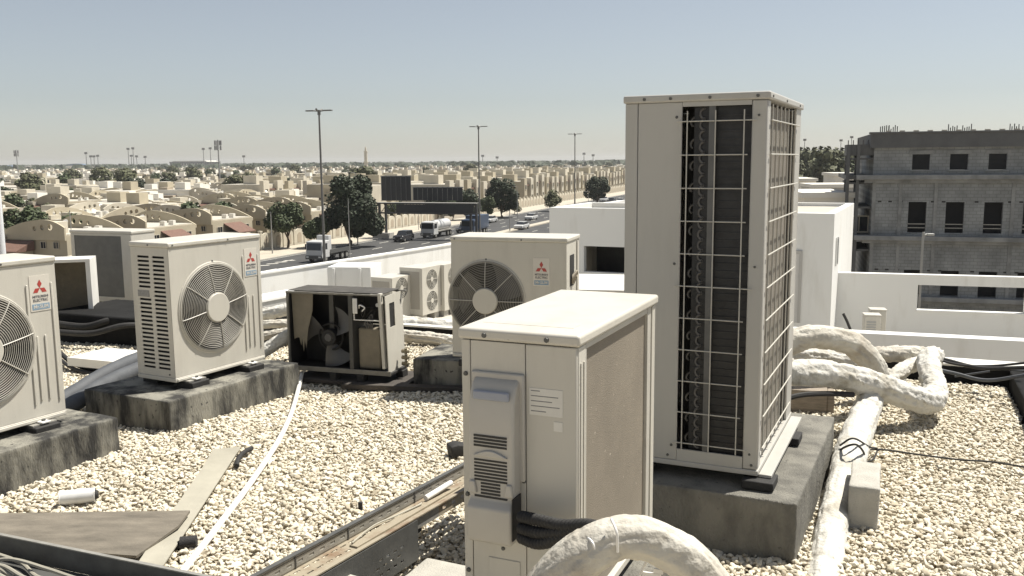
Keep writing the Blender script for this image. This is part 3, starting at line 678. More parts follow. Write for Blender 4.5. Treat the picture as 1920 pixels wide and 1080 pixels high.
MB().box(-.2, .05, -z0, -.1, .45, -.0205).box(.1, .05, -z0, .2, .45, -.0205).build('stand', CONC2, t)

# --- three small units by the street parapet
def small_unit(px, py, W, D, H, fans, label):
    p = gp(px, py, ZL+.18)
    t = empty('small_condenser_unit', p, 62, label, 'air conditioner')
    MB().box(0, .012, .02, W, D, H).build('casing', PAINT, t, bevel=.02)
    holed('front_panel', rect(0.0, .02, W, H), [circ(*f, 32) for f in fans], .011, PAINT, t)
    for (cx, cz, r) in fans:
        MB().cyl((cx, .0115, cz), (cx, .0118, cz), r*1.0, None, 28).build('fan_opening', mat('fan_gap', (.10, .098, .09), .6) if 'fan_gap' not in MATS else MATS['fan_gap'], t)
        g = MB()
        for k in range(6): g.ring((cx, -.004, cz), r*(.25+.15*k), .006, 26, 4)
        g.build('fan_guard', PAINT, t); MB().cyl((cx, -.002, cz), (cx, -.012, cz), r*.25, None, 18).build('guard_cap', PAINT, t)
        for a in range(6): MB().cyl((cx, -.006, cz), (cx+r*math.cos(a*1.047), -.006, cz+r*math.sin(a*1.047)), .006, None, 5).build('guard_spoke', PAINT, t)
    MB().box(-.006, .1, .2, -.0005, D-.06, H-.12).build('side_coil', mat('side_coil', (.33, .31, .27), .7) if 'side_coil' not in MATS else MATS['side_coil'], t)
    MB().box(.05, .05, -.18, .3, D, .0195).box(W-.3, .05, -.18, W-.05, D, .0195).build('foot', CONC3, t)
    return t
small_unit(737, 600, 1.05, .80, 1.28, [(.50, .92, .33)], 'small single fan condenser against the sunlit parapet')
small_unit(793, 593, 1.05, .85, 1.50, [(.55, 1.10, .31), (.55, .42, .31)], 'small twin fan condenser against the sunlit parapet')
small_unit(834, 584, 1.05, .85, 1.50, [(.55, 1.10, .31), (.55, .42, .31)], 'small twin fan condenser half hidden behind the shaded condenser')
# --- pair of mini units at the slotted parapet
for (px, pt, dd_, W, H, lab) in ((1622, 590, 20.0, .34, .62, 'little white condenser with a grey grille before the slotted parapet'), (1633, 580, 20.45, .34, .80, 'taller little white condenser behind the one with the grille')):
    p = pd(px, pt, dd_); t = empty('mini_condenser_unit', (p.x, p.y, p.z-H), -12, lab, 'air conditioner')
    MB().box(0, 0, 0, W, .32, H-.03).build('casing', PAINT, t, bevel=.012); MB().box(-.012, -.012, H-.029, W+.012, .33, H).build('top_cover', PAINT, t, bevel=.008)
    gq = MB()
    for i in range(7): gq.box(.04, -.006, .08+i*.06, W-.10, -.0005, .115+i*.06)
    gq.build('grille', MATS['grey_panel'], t)
    MB().box(.03, .02, ZR-(p.z-H), .3, .3, -.0005).build('stand', CONC3, t)
# ================================================================== pipes, trays, debris
def wrapped(name, pts, r, label, m=CLOTH, seed=0, amp=.10, n=44, cat='wrapped pipe', dens=None, flat=1.0):
    P = catmull(pts, 40); L = sum((P[i+1]-P[i]).length for i in range(len(P)-1)); k = max(1, int(len(P)/(L/.010)))
    if k > 1: P = P[::k]+[P[-1]]
    def jit(i, t, q):
        a = noise.noise(Vector((q.x*7+seed*5, q.y*7, q.z*9)))
        b = 1-2*abs(noise.noise(Vector((math.cos(t)*2.4+seed, math.sin(t)*2.4, i*.014))))        # long folds
        c = 1-2*abs(noise.noise(Vector((math.cos(t)*1.5+i*.03, math.sin(t)*1.5+seed*3, i*.05))))  # slanting wrap ridges
        d = 1-2*abs(noise.noise(Vector((q.x*24+seed, q.y*24, q.z*24))))
        cz = max(0, 1-7*abs(noise.noise(Vector((math.cos(t)*1.7+i*.045+seed, math.sin(t)*1.7, i*.03)))))   # sharp creases
        cz += .7*max(0, 1-9*abs(noise.noise(Vector((q.x*13, q.y*13+seed, q.z*13)))))
        u = (i*.010/.19+t/6.2832+.25*a+seed*.37) % 1.0                                                       # overlapping wraps
        return amp*(.4*a+.9*b+.6*c+.12*d-.7*cz+.55*(u-.5)-.4)
    mb = MB().tube(P, r, n, jit=jit); o = mb.build(name, m, smooth=True, ang=80); tag(o, label, cat); return o
# right hand bundle
wrapped('wrapped_pipe', [pd(1640, 728, 5.75), pd(1612, 800, 5.35), pd(1590, 870, 4.72), pd(1566, 960, 4.2), pd(1552, 1040, 3.82), pd(1540, 1130, 3.45)], lambda u: .070+.022*math.sin(min(1, u*1.8)*math.pi)*.7, 'white cloth wrapped pipe running along the gravel past the pale block', seed=1, amp=.10)
wrapped('wrapped_pipe', [pd(1440, 690, 5.5), pd(1482, 698, 5.55), pd(1560, 702, 5.6), pd(1640, 722, 5.65), pd(1700, 742, 5.7), pd(1742, 752, 5.75), pd(1752, 735, 5.9), pd(1744, 700, 6.15), pd(1742, 672, 6.4), pd(1752, 668, 6.75)], lambda u: .080 if u < .5 else .080-.02*(u-.5), 'thick white wrapped pipe bending back in an elbow near the roof kerb', seed=2, amp=.13)
wrapped('wrapped_pipe', [pd(1445, 665, 5.9), pd(1490, 640, 5.9), pd(1540, 632, 5.9), pd(1592, 643, 5.95), pd(1630, 675, 6.0), pd(1648, 715, 6.05), pd(1650, 745, 6.1)], .075, 'wrapped pipe arching over the bundle beside the tall unit', m=CLOTHD, seed=3, amp=.13)
wrapped('wrapped_pipe', [pd(1440, 668, 6.2), pd(1520, 668, 6.25), pd(1590, 676, 6.3), pd(1650, 700, 6.35), pd(1690, 712, 6.4)], .052, 'thinner wrapped pipe threading under the arch of the bundle', seed=4, amp=.16)
wrapped('wrapped_pipe', [pd(1600, 668, 6.6), pd(1660, 664, 6.6), pd(1712, 664, 6.62), pd(1752, 668, 6.66)], .055, 'level wrapped pipe against the white coping', m=CLOTHD, seed=5, amp=.16)
wrapped('wrapped_pipe', [pd(1640, 745, 6.1), pd(1668, 712, 6.3), pd(1700, 690, 6.45), pd(1735, 676, 6.6)], .050, 'short wrapped pipe crossing behind the elbow', seed=6, amp=.16)
# near arch
wrapped('wrapped_pipe', [pd(935, 1330, 2.35), pd(985, 1190, 2.30), pd(1042, 1090, 2.26), pd(1110, 1030, 2.24), pd(1185, 1006, 2.24), pd(1262, 1032, 2.25), pd(1322, 1090, 2.27), pd(1380, 1190, 2.3), pd(1420, 1330, 2.35)], lambda u: .060+.006*math.sin(u*9), 'big cloth wrapped pipe arching up before the condenser with the pipe cover', m=CLOTHD, seed=7, amp=.075, n=56)
# cord ties round the arch
for (a, b, Y) in (((1098, 1003), (1120, 1052), 2.20), ((1146, 973), (1158, 1035), 2.18)):
    P = catmull([pd(a[0], a[1], Y+.02), pd((a[0]+b[0])/2+4, (a[1]+b[1])/2-6, Y-.012), pd(b[0], b[1], Y)], 10)
    tag(MB().tube(P, .0035, 7).build('cord_tie', PVC, smooth=True), 'white cord tie round the arching wrapped pipe', 'cord', 'cord ties on the arching pipe')
# black corrugated sleeves from the pipe cover
for i, (dy, zo) in enumerate(((0, 0), (24, .0), (44, 0))):
    P = catmull([pd(975, 968+dy*.9, 2.665), pd(1010, 975+dy, 2.60), pd(1055, 985+dy*.55, 2.50), pd(1105, 985+dy*.35, 2.40), pd(1150, 1000, 2.29)], 26)
    mb = MB().tube(P, .017, 14, jit=lambda i, t, q: .10*(1 if (i//2) % 2 else -1))
    tag(mb.build('corrugated_sleeve', RUB, smooth=True, ang=80), ('upper', 'middle', 'lower')[i]+' black corrugated sleeve leaving the plastic pipe cover', 'sleeve')
tt = MB()
# white bracket under the arch
br = empty('pipe_bracket', pd(1205, 1068, 2.30), -20, 'bent white strap bracket beneath the arching wrapped pipe', 'bracket')
MB().tube([(-.03, 0, -.06), (.0, 0, .0), (.012, .0, .03), (.02, 0, .03)], .004, 6).build('strap', PVC, br); MB().box(.0, -.003, -.02, .05, .003, -.005).box(.03, -.003, -.004, .055, .003, .008).build('clip', PVC, br)
# pipes by the gutted unit
wrapped('wrapped_pipe', [pd(735, 606, 8.9), pd(790, 612, 8.85), pd(850, 618, 8.7), pd(920, 628, 8.5)], .085, 'long wrapped pipe lying on the kerb behind the gutted condenser', seed=8, amp=.12)
wrapped('wrapped_pipe', [pd(740, 628, 8.5), pd(800, 634, 8.4), pd(860, 641, 8.3), pd(920, 645, 8.2)], .055, 'thinner wrapped pipe below the long one behind the gutted condenser', m=CLOTHD, seed=9, amp=.16)
wrapped('wrapped_pipe', [pd(440, 588, 8.0), pd(500, 588, 7.9), pd(545, 579, 7.9), pd(600, 572, 8.0)], .050, 'topmost wrapped pipe between the louvred and gutted condensers', seed=10, amp=.16)
wrapped('wrapped_pipe', [pd(440, 612, 7.8), pd(500, 608, 7.7), pd(545, 606, 7.7), pd(600, 606, 7.7)], .034, 'second wrapped pipe between the louvred and gutted condensers', m=CLOTHD, seed=11, amp=.16)
wrapped('wrapped_pipe', [pd(430, 640, 7.6), pd(495, 630, 7.5), pd(540, 622, 7.5), pd(600, 615, 7.5)], .034, 'third wrapped pipe between the louvred and gutted condensers', m=CLOTHD, seed=12, amp=.16)
wrapped('wrapped_pipe', [pd(455, 690, 7.2), pd(500, 655, 7.25), pd(545, 628, 7.3), pd(590, 610, 7.35)], .050, 'wrapped pipe slanting down behind the stained plinth corner', seed=13, amp=.14)
# grey insulated pipes and black cables between the left units
for i, (a, lab) in enumerate((([pd(60, 780, 5.9), pd(130, 742, 6.3), pd(200, 700, 6.7), pd(262, 672, 7.1), pd(330, 650, 7.4)], 'farther grey insulated pipe passing under the louvred condenser'), ([pd(60, 800, 5.6), pd(130, 762, 6.0), pd(195, 722, 6.4), pd(256, 694, 6.8), pd(320, 670, 7.1)], 'nearer grey insulated pipe passing under the louvred condenser'))):
    tag(MB().tube(catmull(a, 10), .058, 16, jit=lambda i, t, q: .05*noise.noise(q*9)).build('insulated_pipe', INSUL, smooth=True, ang=80), lab, 'pipe')
cb = [([pd(90, 640, 8.2), pd(140, 682, 7.6), pd(200, 692, 7.5), pd(252, 668, 7.8)], .020), ([pd(90, 655, 8.0), pd(140, 692, 7.5), pd(200, 700, 7.4), pd(252, 680, 7.6)], .016), ([pd(100, 606, 8.8), pd(160, 612, 8.6), pd(210, 600, 8.6), pd(280, 598, 8.8)], .032), ([pd(100, 622, 8.6), pd(170, 625, 8.4), pd(230, 611, 8.4), pd(290, 610, 8.5)], .028)]
cl_ = ['sagging black cable behind the edge condenser', 'lower sagging black cable behind the edge condenser', 'upper fat black pipe below the open duct box', 'lower fat black pipe below the open duct box']
for (a, r), lab in zip(cb, cl_): tag(MB().tube(catmull(a, 14), r, 10).build('black_cable', RUB, smooth=True), lab, 'cable')
t = empty('bent_panel', gp(128, 672, .12), -22, 'white sheet metal panel lying flat behind the edge condenser', 'metal panel')
MB().box(0, 0, 0, .85, .42, .012).build('sheet', SHEET, t, bevel=.003); MB().box(0, -.012, -.06, .85, -.001, .012).build('flange', SHEET, t)
MB().box(.08, .1, -.13, .2, .3, -.001).box(.6, .1, -.13, .72, .3, -.001).build('support', CONC2, t)
mb = MB().box(0, 0, 0, 2.4, .9, .30); bk = mb.build('black_membrane', BITUM, bevel=.02); bk.location = pd(90, 655, 8.9); bk.location.z = 0; bk.rotation_euler = (0, 0, R(-23)); tag(bk, 'black bitumen covered plinth behind the left condensers', 'plinth')

# black cables at the kerb, right
for i, (a, r, m_) in enumerate((([pd(1740, 668, 6.6), pd(1775, 675, 6.6), pd(1840, 690, 6.5), pd(1925, 689, 6.35)], .014, RUB), ([pd(1745, 690, 6.5), pd(1790, 700, 6.45), pd(1850, 713, 6.3), pd(1925, 703, 6.15)], .013, INSUL), ([pd(1750, 672, 6.62), pd(1800, 684, 6.55), pd(1860, 686, 6.5), pd(1925, 680, 6.4)], .009, RUB), ([pd(1790, 706, 6.5), pd(1822, 701, 6.45), pd(1856, 696, 6.4)], .007, INSUL))):
    tag(MB().tube(catmull(a, 12), r, 8).build('black_cable', m_, smooth=True), ('thick black cable along the kerb behind the elbow', 'grey sagging cable below the kerb cables', 'thin black cable highest along the kerb', 'thin grey stray cable crossing the kerb cables')[i], 'cable')
pw = MB().tube(catmull([gp(1568, 866, .08), gp(1574, 846, .17), gp(1590, 836, .25), gp(1606, 834, .26), gp(1618, 846, .19), gp(1621, 860, .10), gp(1613, 872, .03)], 10), .006, 7)
tag(pw.build('black_wire', RUB, smooth=True), 'loop of black wire tied round the gravel pipe', 'wire')
P = [gp(1575, 835, .2), gp(1600, 822, .27), gp(1630, 838, .12), gp(1645, 842, .05), gp(1636, 862, .04), gp(1622, 864, .04), gp(1622, 846, .06), gp(1655, 843, .05), gp(1720, 852, .045), gp(1800, 862, .045), gp(1860, 866, .045), gp(1935, 878, .045)]
tag(MB().tube(catmull(P, 10), .0055, 7).build('black_wire', RUB, smooth=True), 'long thin black wire trailing across the gravel', 'wire')
# pale block and timber
o = block('pale_block', (1.575, 4.09, -.02), -22.8, .135, .40, .245, CONC3, 'pale concrete block propping the gravel pipe', 9, cut=6, amp=.006)
t = empty('timber_offcut', gp(1482, 772, .0), -18, 'grey weathered timber offcut behind the tall unit plinth', 'timber'); t.location.z = 0
MB().box(0, 0, .0, .24, .22, .16).build('timber', WOOD, t, bevel=.006); MB().box(.241, .005, .0, .285, .21, .15).build('timber', WOOD, t, bevel=.005)
tag(MB().tube(catmull([pd(1460, 752, 5.4), pd(1500, 741, 5.45), pd(1550, 738, 5.5), pd(1600, 740, 5.55)], 10), .017, 8).build('black_hose', RUB, smooth=True), 'black hose passing under the thick wrapped pipe', 'hose')

# --- cable trays
def tray(name, A, B, wd, hgt, label, base_m, side_m, near_m, slot=True, slot_side=True):
    A = Vector(A); B = Vector(B); th = math.degrees(math.atan2(B.y-A.y, B.x-A.x)); L = (B-A).length
    t = empty(name, A, th, label, 'cable tray')
    def plate(nm, m, L, Wd, rows, M, th=.003, pitch=.052, sl=.034, sw=.009, x0=0.0, x1=None):
        x1 = L if x1 is None else x1; mb = MB(); ps = Wd/rows
        for r in range(rows):
            y = r*ps; mb.box(x0, y, 0, x1, y+(ps-sw)/2, th, M); mb.box(x0, y+(ps+sw)/2, 0, x1, y+ps, th, M)
            x = x0+(r % 2)*pitch*.5; mb.box(x0, y+(ps-sw)/2+.0002, 0, x+.001, y+(ps+sw)/2-.0002, th, M)
            while x < x1:
                xe = min(x1, x+pitch); mb.box(min(x+sl, xe), y+(ps-sw)/2+.0002, 0, xe, y+(ps+sw)/2-.0002, th, M); x += pitch
        return mb.build(nm, m, t)
    return t, L, plate
A = gp(900, 856, .30); B = gp(430, 1108, .30); 
# local x runs from far right end to near left, y>0 is the near side (right of travel is -y), so mirror by using far rail as y=0
t, L, plate = tray('cable_tray', A, B, .30, .07, 'rusty slotted cable tray running diagonally up to the piped condenser', RUST, STEEL, STEELD)
WD = .175
plate('tray_base', RUST, L, WD, 4, Matrix.Translation((0, 0, -.055)))
Mv = Matrix.Rotation(R(90), 4, 'X')
MB().box(0, -.004, -.055, L, -.001, .0).build('far_side', STEEL, t); MB().box(0, -.016, .0005, L, .006, .006).build('far_lip', STEELD, t)
plate('far_slots', STEEL, L, .035, 1, Matrix.Translation((0, .001, -.045)) @ Mv, pitch=.06, sl=.026, sw=.010)
MB().box(.62, WD+.001, -.055, L, WD+.004, .0).build('near_side', STEEL, t)
plate('near_slots', RUST, .62, .055, 1, Matrix.Translation((0, WD+.004, -.055)) @ Mv, pitch=.07, sl=.030, sw=.016)
MB().box(0, WD-.004, .0005, L, WD+.016, .006).build('near_lip', RUST, t)
for x in (.55, 1.0, 1.3): MB().tube([(x, .001, -.05), (x, .001, .004)], .004, 5).build('joint_bolt', STEELD, t)
# boards and pipe inside the tray
MB().box(.30, .03, -.051, 1.05, .07, -.044, Matrix.Rotation(R(1), 4, 'Z')).build('inner_strip', RUST, t); MB().box(.7, .11, -.051, 1.45, .172, -.046).build('inner_strip', RUST, t)
tag(MB().tube(catmull([gp(846, 905, .285), gp(834, 912, .28), gp(818, 922, .276), gp(798, 934, .27)], 8), .013, 10).build('conduit_end', PVC, smooth=True), 'short white conduit end lying inside the rusty cable tray', 'conduit')
tag(MB().tube(catmull([gp(790, 945, .262), gp(740, 968, .262), gp(700, 986, .262), gp(660, 1018, .262)], 8), .004, 6).build('thin_cord', STRIP, smooth=True), 'thin tan cord lying in the rusty cable tray', 'cord')
# hanging slotted panel and stand
hp = empty('tray_cover', A, t.rotation_euler.z*180/math.pi, 'dark slotted steel panel hanging from the near side of the cable tray', 'tray cover')
def slot_panel(L, H, parent):
    holes = []; 
    for r in range(3):
        for k in range(4): x = .10+k*.045+(r % 2)*.02; holes.append(rect(x, -H+.03+r*.03, x+.02, -H+.04+r*.03))
    return holed('panel', rect(0, -H, L, -.0), holes, .003, STEELD, parent, Matrix.Translation((.80, WD+.022, 0)))
slot_panel(.85, .17, hp); hp.location = A
st = empty('tray_stand', gp(775, 1072, 0), -24, 'thin black threaded rod stand carrying the rusty cable tray', 'stand'); st.location.z = .03
MB().cyl((0, 0, 0), (0, 0, .212), .007, None, 8).build('rod', RUB, st); MB().box(-.03, -.03, .15, .03, .03, .16).box(-.02, -.02, .195, .05, .02, .208).build('clamp', RUB, st)
sbk = block('paving_slab', gp(742, 1092, .05)-Vector((0, 0, .06)), -24, .30, .26, .06, CONC3, 'small pale concrete slab under the tray stand rod', 12, cut=4, amp=.004, cat='slab')
tag(MB().box(0, 0, 0, .02, .02, .07).build('bolt_stub', RUB), 'tiny black stub standing in the gravel by the cable tray', 'stub').location = gp(672, 968, 0)
# second tray, bottom left
A2 = gp(-60, 992, .30); B2 = gp(470, 1100, .30); th2 = math.degrees(math.atan2(B2.y-A2.y, B2.x-A2.x)); L2 = (B2-A2).length
t = empty('cable_tray', A2, th2, 'dark steel cable tray full of loose grey cables beside the brown board', 'cable tray')
MB().box(0, -.003, -.085, L2, .0, .0).build('far_side', STEELD, t); MB().box(0, -.004, .0005, L2, .012, .005).build('far_lip', STEEL, t)
MB().box(0, -.30, -.088, L2, -.0035, -.085).build('tray_base', STEELD, t); MB().box(0, -.303, -.0848, L2, -.3002, .0).build('near_side', STEELD, t)
cg = mat('grey_cable', (.33, .31, .255), .6)
r3 = random.Random(8)
for k in range(5):
    pts = [A2+Vector((math.cos(R(th2)), math.sin(R(th2)), 0))*(L2*i/8)+Vector((math.sin(R(th2)), -math.cos(R(th2)), 0))*(.08+.03*k+r3.uniform(-.035, .035))+Vector((0, 0, -.075+r3.uniform(0, .045))) for i in range(9)]
    tag(MB().tube(catmull(pts, 8), .0075, 7).build('grey_cable', cg, smooth=True), 'loose grey cable lying in the dark steel tray', 'cable', 'grey cables in the dark tray')
for p, h in ((gp(30, 1075, 0), 0), (gp(300, 1110, 0), 0)):
    pass
for k in (.25, .75):
    q = A2.lerp(B2, k); o = MB().box(-.07, -.26, 0, .07, -.02, .211).build('tray_block', CONC3); o.location = (q.x, q.y, 0); o.rotation_euler = (0, 0, R(th2)); tag(o, 'concrete block supporting the dark steel cable tray', 'block', 'blocks under the dark tray')
q = A.lerp(B, .8); o = MB().box(-.07, .03, 0, .07, .24, .242).build('tray_block', CONC3); o.location = (q.x, q.y, 0); o.rotation_euler = (0, 0, math.atan2(B.y-A.y, B.x-A.x)); tag(o, 'concrete block supporting the rusty cable tray', 'block')

# --- debris
def sheetpoly(name, pts, th, m, label, cat, z=None, bevel=.002):
    n = len(pts); mb = MB(); mb.add([tuple(p) for p in pts]+[(p.x, p.y, p.z-th) for p in pts], [tuple(range(n-1, -1, -1)), tuple(range(n, 2*n))]+[(i, (i+1) % n, (i+1) % n+n, i+n) for i in range(n)])
    o = mb.build(name, m); bm = bmesh.new(); bm.from_mesh(o.data); bmesh.ops.recalc_face_normals(bm, faces=bm.faces); bm.to_mesh(o.data); bm.free()
    tag(o, label, cat); return o
sheetpoly('brown_board', [gp(-160, 965, .10), gp(0, 962, .10), gp(356, 957, .09), gp(335, 985, .085), gp(256, 1042, .075), gp(200, 1038, .075), gp(-160, 1000, .09)], .012, PLY, 'large weathered brown board lying on the gravel', 'board')
sheetpoly('metal_strip', [gp(400, 842, .055), gp(452, 837, .05), gp(306, 1060, .06), gp(255, 1060, .07), gp(320, 962, .065), gp(376, 882, .06)], .006, STRIP, 'long cream metal strip slanting out from under the brown board', 'metal strip')
tag(MB().tube(catmull([gp(566, 700, .06), gp(558, 735, .05), gp(545, 778, .045), gp(520, 830, .04), gp(470, 905, .04), gp(410, 985, .04), gp(350, 1062, .045), gp(300, 1130, .05)], 14), .0165, 14).build('white_pipe', PVC, smooth=True), 'long thin white plastic pipe curving across the gravel', 'pipe')
c = gp(113, 934, .045); d = gp(172, 928, .045)
t = empty('paint_can', c, math.degrees(math.atan2(d.y-c.y, d.x-c.x)), 'white cylindrical can lying on its side on the gravel', 'can')
MB().cyl((0, 0, 0), (.165, 0, 0), .037, None, 28).build('body', mat('can_white', (.62, .62, .61), .4, .1, 20), t, smooth=True)
MB().ring((.0, 0, 0), .037, .003, 28, 6, 'x').ring((.165, 0, 0), .037, .003, 28, 6, 'x').build('rim', PVC, t, smooth=True)
MB().cyl((.166, 0, 0), (.18, 0, 0), .027, .02, 20).build('cap', RUB, t, smooth=True)
tag(MB().tube(catmull([gp(444, 874, .04), gp(446, 862, .045), gp(455, 850, .05), gp(472, 840, .05)], 8), .014, 10).build('rubber_offcut', RUB, smooth=True), 'short bent black rubber hose offcut beside the cream strip', 'hose')
t = empty('rubber_lump', gp(348, 1030, .02), 10, 'small black rubber lump between the cream strip and white pipe', 'rubber piece')
MB().cyl((-.02, 0, .03), (.05, .0, .035), .03, .027, 14).build('sleeve', RUB, t, smooth=True); MB().cyl((-.045, -.01, .02), (-.02, 0, .025), .014, .02, 10).build('nozzle', RUB, t, smooth=True)
o = block('rubber_chunk', gp(846, 860, 0), 20, .13, .08, .07, RUB, 'black rubber chunk on the gravel beside the piped condenser', 15, cut=5, amp=.02, cat='rubber piece')
# stray bits of gravel-coloured rubble and twigs are part of the gravel
# canopy sheet behind the shaded unit
p = gp(1052, 542, -.30); t = empty('canopy', p, -12, 'white sheet canopy with a rusty ragged edge behind the shaded condenser', 'canopy')
MB().box(0, 0, -.02, 2.3, 2.0, 0).build('sheet', SHEET, t, bevel=.003); MB().box(0, -.012, -.13, 2.3, -.0005, -.021).build('fascia', mat('rusty_fascia', (.40, .36, .29), .7, 0, 5, c2=(.14, .11, .08), thr=(.35, .5)), t)
MB().box(.1, .05, -2.9, .2, .15, -.0205).box(2.1, .05, -2.9, 2.2, .15, -.0205).box(.1, 1.8, -2.9, .2, 1.9, -.0205).box(2.1, 1.8, -2.9, 2.2, 1.9, -.0205).build('post', STEELD, t); MB().box(.25, .6, -2.9, 2.05, 1.7, -.3).build('tank', DARK, t)  # tank: plain dark box filling the space beneath the sheet
# pale pole at the left edge of the roof
o = MB().cyl((0, 0, 0), (0, 0, 3.35), .045, .04, 16).cyl((0, 0, 0), (0, 0, .02), .12, None, 16).build('antenna_pole', mat('pale_pole', (.66, .67, .68), .5, .05, 6), smooth=True); o.location = pd(5, 500, 9.6); o.location.z = -.02; o.location.x -= .0; tag(o, 'pale vertical pole rising behind the edge condenser', 'pole')
# ================================================================== street furniture, houses, city
CREAM = mat('cream_render', (.43, .38, .28), .9, .10, .35, .05, 4)
CREAM2 = mat('pale_cream_render', (.54, .495, .40), .9, .10, .35, .05, 4)
GREYR = mat('taupe_render', (.30, .26, .20), .9, .10, .35)
WHITEH = mat('whitewashed_wall', (.74, .71, .64), .9, .07, .2)
SANDH = mat('sand_wall', (.40, .34, .26), .9, .1, .2)
TILE = mat('terracotta_tiles', (.155, .088, .066), .85, .2, 3, .3, 12)
ROOFG = mat('flat_roof_grey', (.46, .43, .37), .95, .15, .5)
POLE = mat('lamp_pole_grey', (.16, .155, .145), .5, .1, 2, metal=.3)
LEAF = mat('leaf_green', (.050, .068, .024), .7, .35, 1.2); LEAFD = mat('leaf_dark', (.028, .040, .018), .75, .35, 1.0); LEAFY = mat('leaf_olive', (.085, .09, .04), .75, .3, 1.0)
BARK = mat('bark', (.10, .075, .05), .9, .3, 3)
# --- street lamps on the median
def street_lamp(px, py_top, dist, label, hh=17.6):
    p = pd(px, py_top, dist); t = empty('street_lamp', (p.x, p.y, ZS), 90-19, label, 'street lamp'); H = p.z-ZS
    MB().cyl((0, 0, 0), (0, 0, H-.3), .17, .10, 12).build('pole', POLE, t, smooth=True)
    MB().cyl((0, 0, 0), (0, 0, .9), .26, .24, 12).build('pole_base', POLE, t, smooth=True)
    MB().cyl((0, 0, H-.5), (0, 0, H+.05), .2, .16, 12).build('bracket', POLE, t, smooth=True)
    for s in (-1, 1):
        MB().cyl((0, 0, H-.1), (0, s*.75, H-.04), .06, .05, 8).build('arm', POLE, t)
        MB().box(-.2, min(s*.6, s*1.65), H-.09, .2, max(s*.6, s*1.65), H+.05).build('lamp_head', POLE, t, bevel=.03)
        MB().cyl((s*.35, 0, H-.05), (s*.62, 0, H+.12), .1, .12, 8).build('spotlight', POLE, t)
    return t
street_lamp(598, 207, 104, 'tall twin head street lamp rising beside the flatbed truck')
street_lamp(897, 237, 161, 'tall twin head street lamp beside the sign gantry')
street_lamp(1078, 251, 213, 'tall twin head street lamp farthest along the road')
def thin_pole(px, pt, pb, label, arm=True, r=.07):
    g = gp(px, pb, ZS); p = pd(px, pt, g.y); t = empty('lamp_post', g, 19, label, 'lamp post'); H = p.z-ZS
    MB().cyl((0, 0, 0), (0, 0, H), r*1.4, r*.8, 8).build('pole', mat('post_grey_%d' % px, (.33, .32, .30), .5), t, smooth=True)
    if arm: MB().tube([(0, 0, H-.05), (-.3, 0, H+.1), (-.9, 0, H+.12)], .04, 6).build('arm', POLE, t); MB().box(-1.3, -.1, H+.06, -.8, .1, H+.17).build('lamp_head', POLE, t)
    else: MB().cyl((0, 0, H), (0, 0, H+.25), r*1.5, r*.5, 8).build('finial', POLE, t)
    return t
thin_pole(671, 325, 458, 'slim grey lamp post before the big dark tree')
thin_pole(511, 400, 477, 'short lamp post against the villa with the red roof', False)
thin_pole(785, 392, 432, 'short post beside the compound wall behind the white lorry', False, .05)
thin_pole(956, 398, 434, 'post on the near kerb behind the shaded condenser', False, .09)
thin_pole(970, 350, 409, 'slim post by the townhouse compound wall', True, .06)
thin_pole(1103, 360, 386, 'short post on the sandy verge beyond the roof annex', True, .06)
thin_pole(657, 376, 505, 'slim dark post on the median near the flatbed truck', False, .05)
t = thin_pole(140, 398, 520, 'slim pale pole in front of the shaded villa', False, .05)
# --- compound wall, bay by bay
def arch_bay(L=3.0, H=2.3):
    top = [(L-.35, H-.35)]+[(L/2+(L/2-.35)*math.cos(R(a)), H-.35+.65*math.sin(R(a))) for a in range(15, 180, 15)]+[(.35, H-.35)]
    return MB().prism([(0, 0), (L, 0), (L, H), (L-.35, H)]+top+[(.35, H), (0, H)], 0, .22).mesh('wall_bay', CREAM2)
bay = arch_bay()
pier = MB().box(-.22, -.10, 0, .22, .32, 2.75).box(-.28, -.15, 2.751, .28, .37, 2.95).mesh('pier', CREAM2)
niche = MB().prism([(.9, .45), (2.1, .45), (2.1, 1.5)]+[(1.5+.6*math.cos(R(a)), 1.5+.5*math.sin(R(a))) for a in range(30, 180, 30)]+[(.9, 1.5)], -.03, -.001).mesh('niche', SANDH)
def compound_wall(t0, n, s, label):
    w_ = empty('compound_wall', S(t0, s), STH, label, 'boundary wall')
    for i in range(n):
        for me, nm in ((bay, 'wall_bay'), (pier, 'pier'), (niche, 'niche')):
            o = link(nm, me, w_); o.location = (i*3.0, 0, 0)
    return w_
compound_wall(-78, 42, 7.6, 'cream boundary wall with arched bays before the curved villas')
compound_wall(62, 62, 7.6, 'cream boundary wall with arched bays before the townhouses')
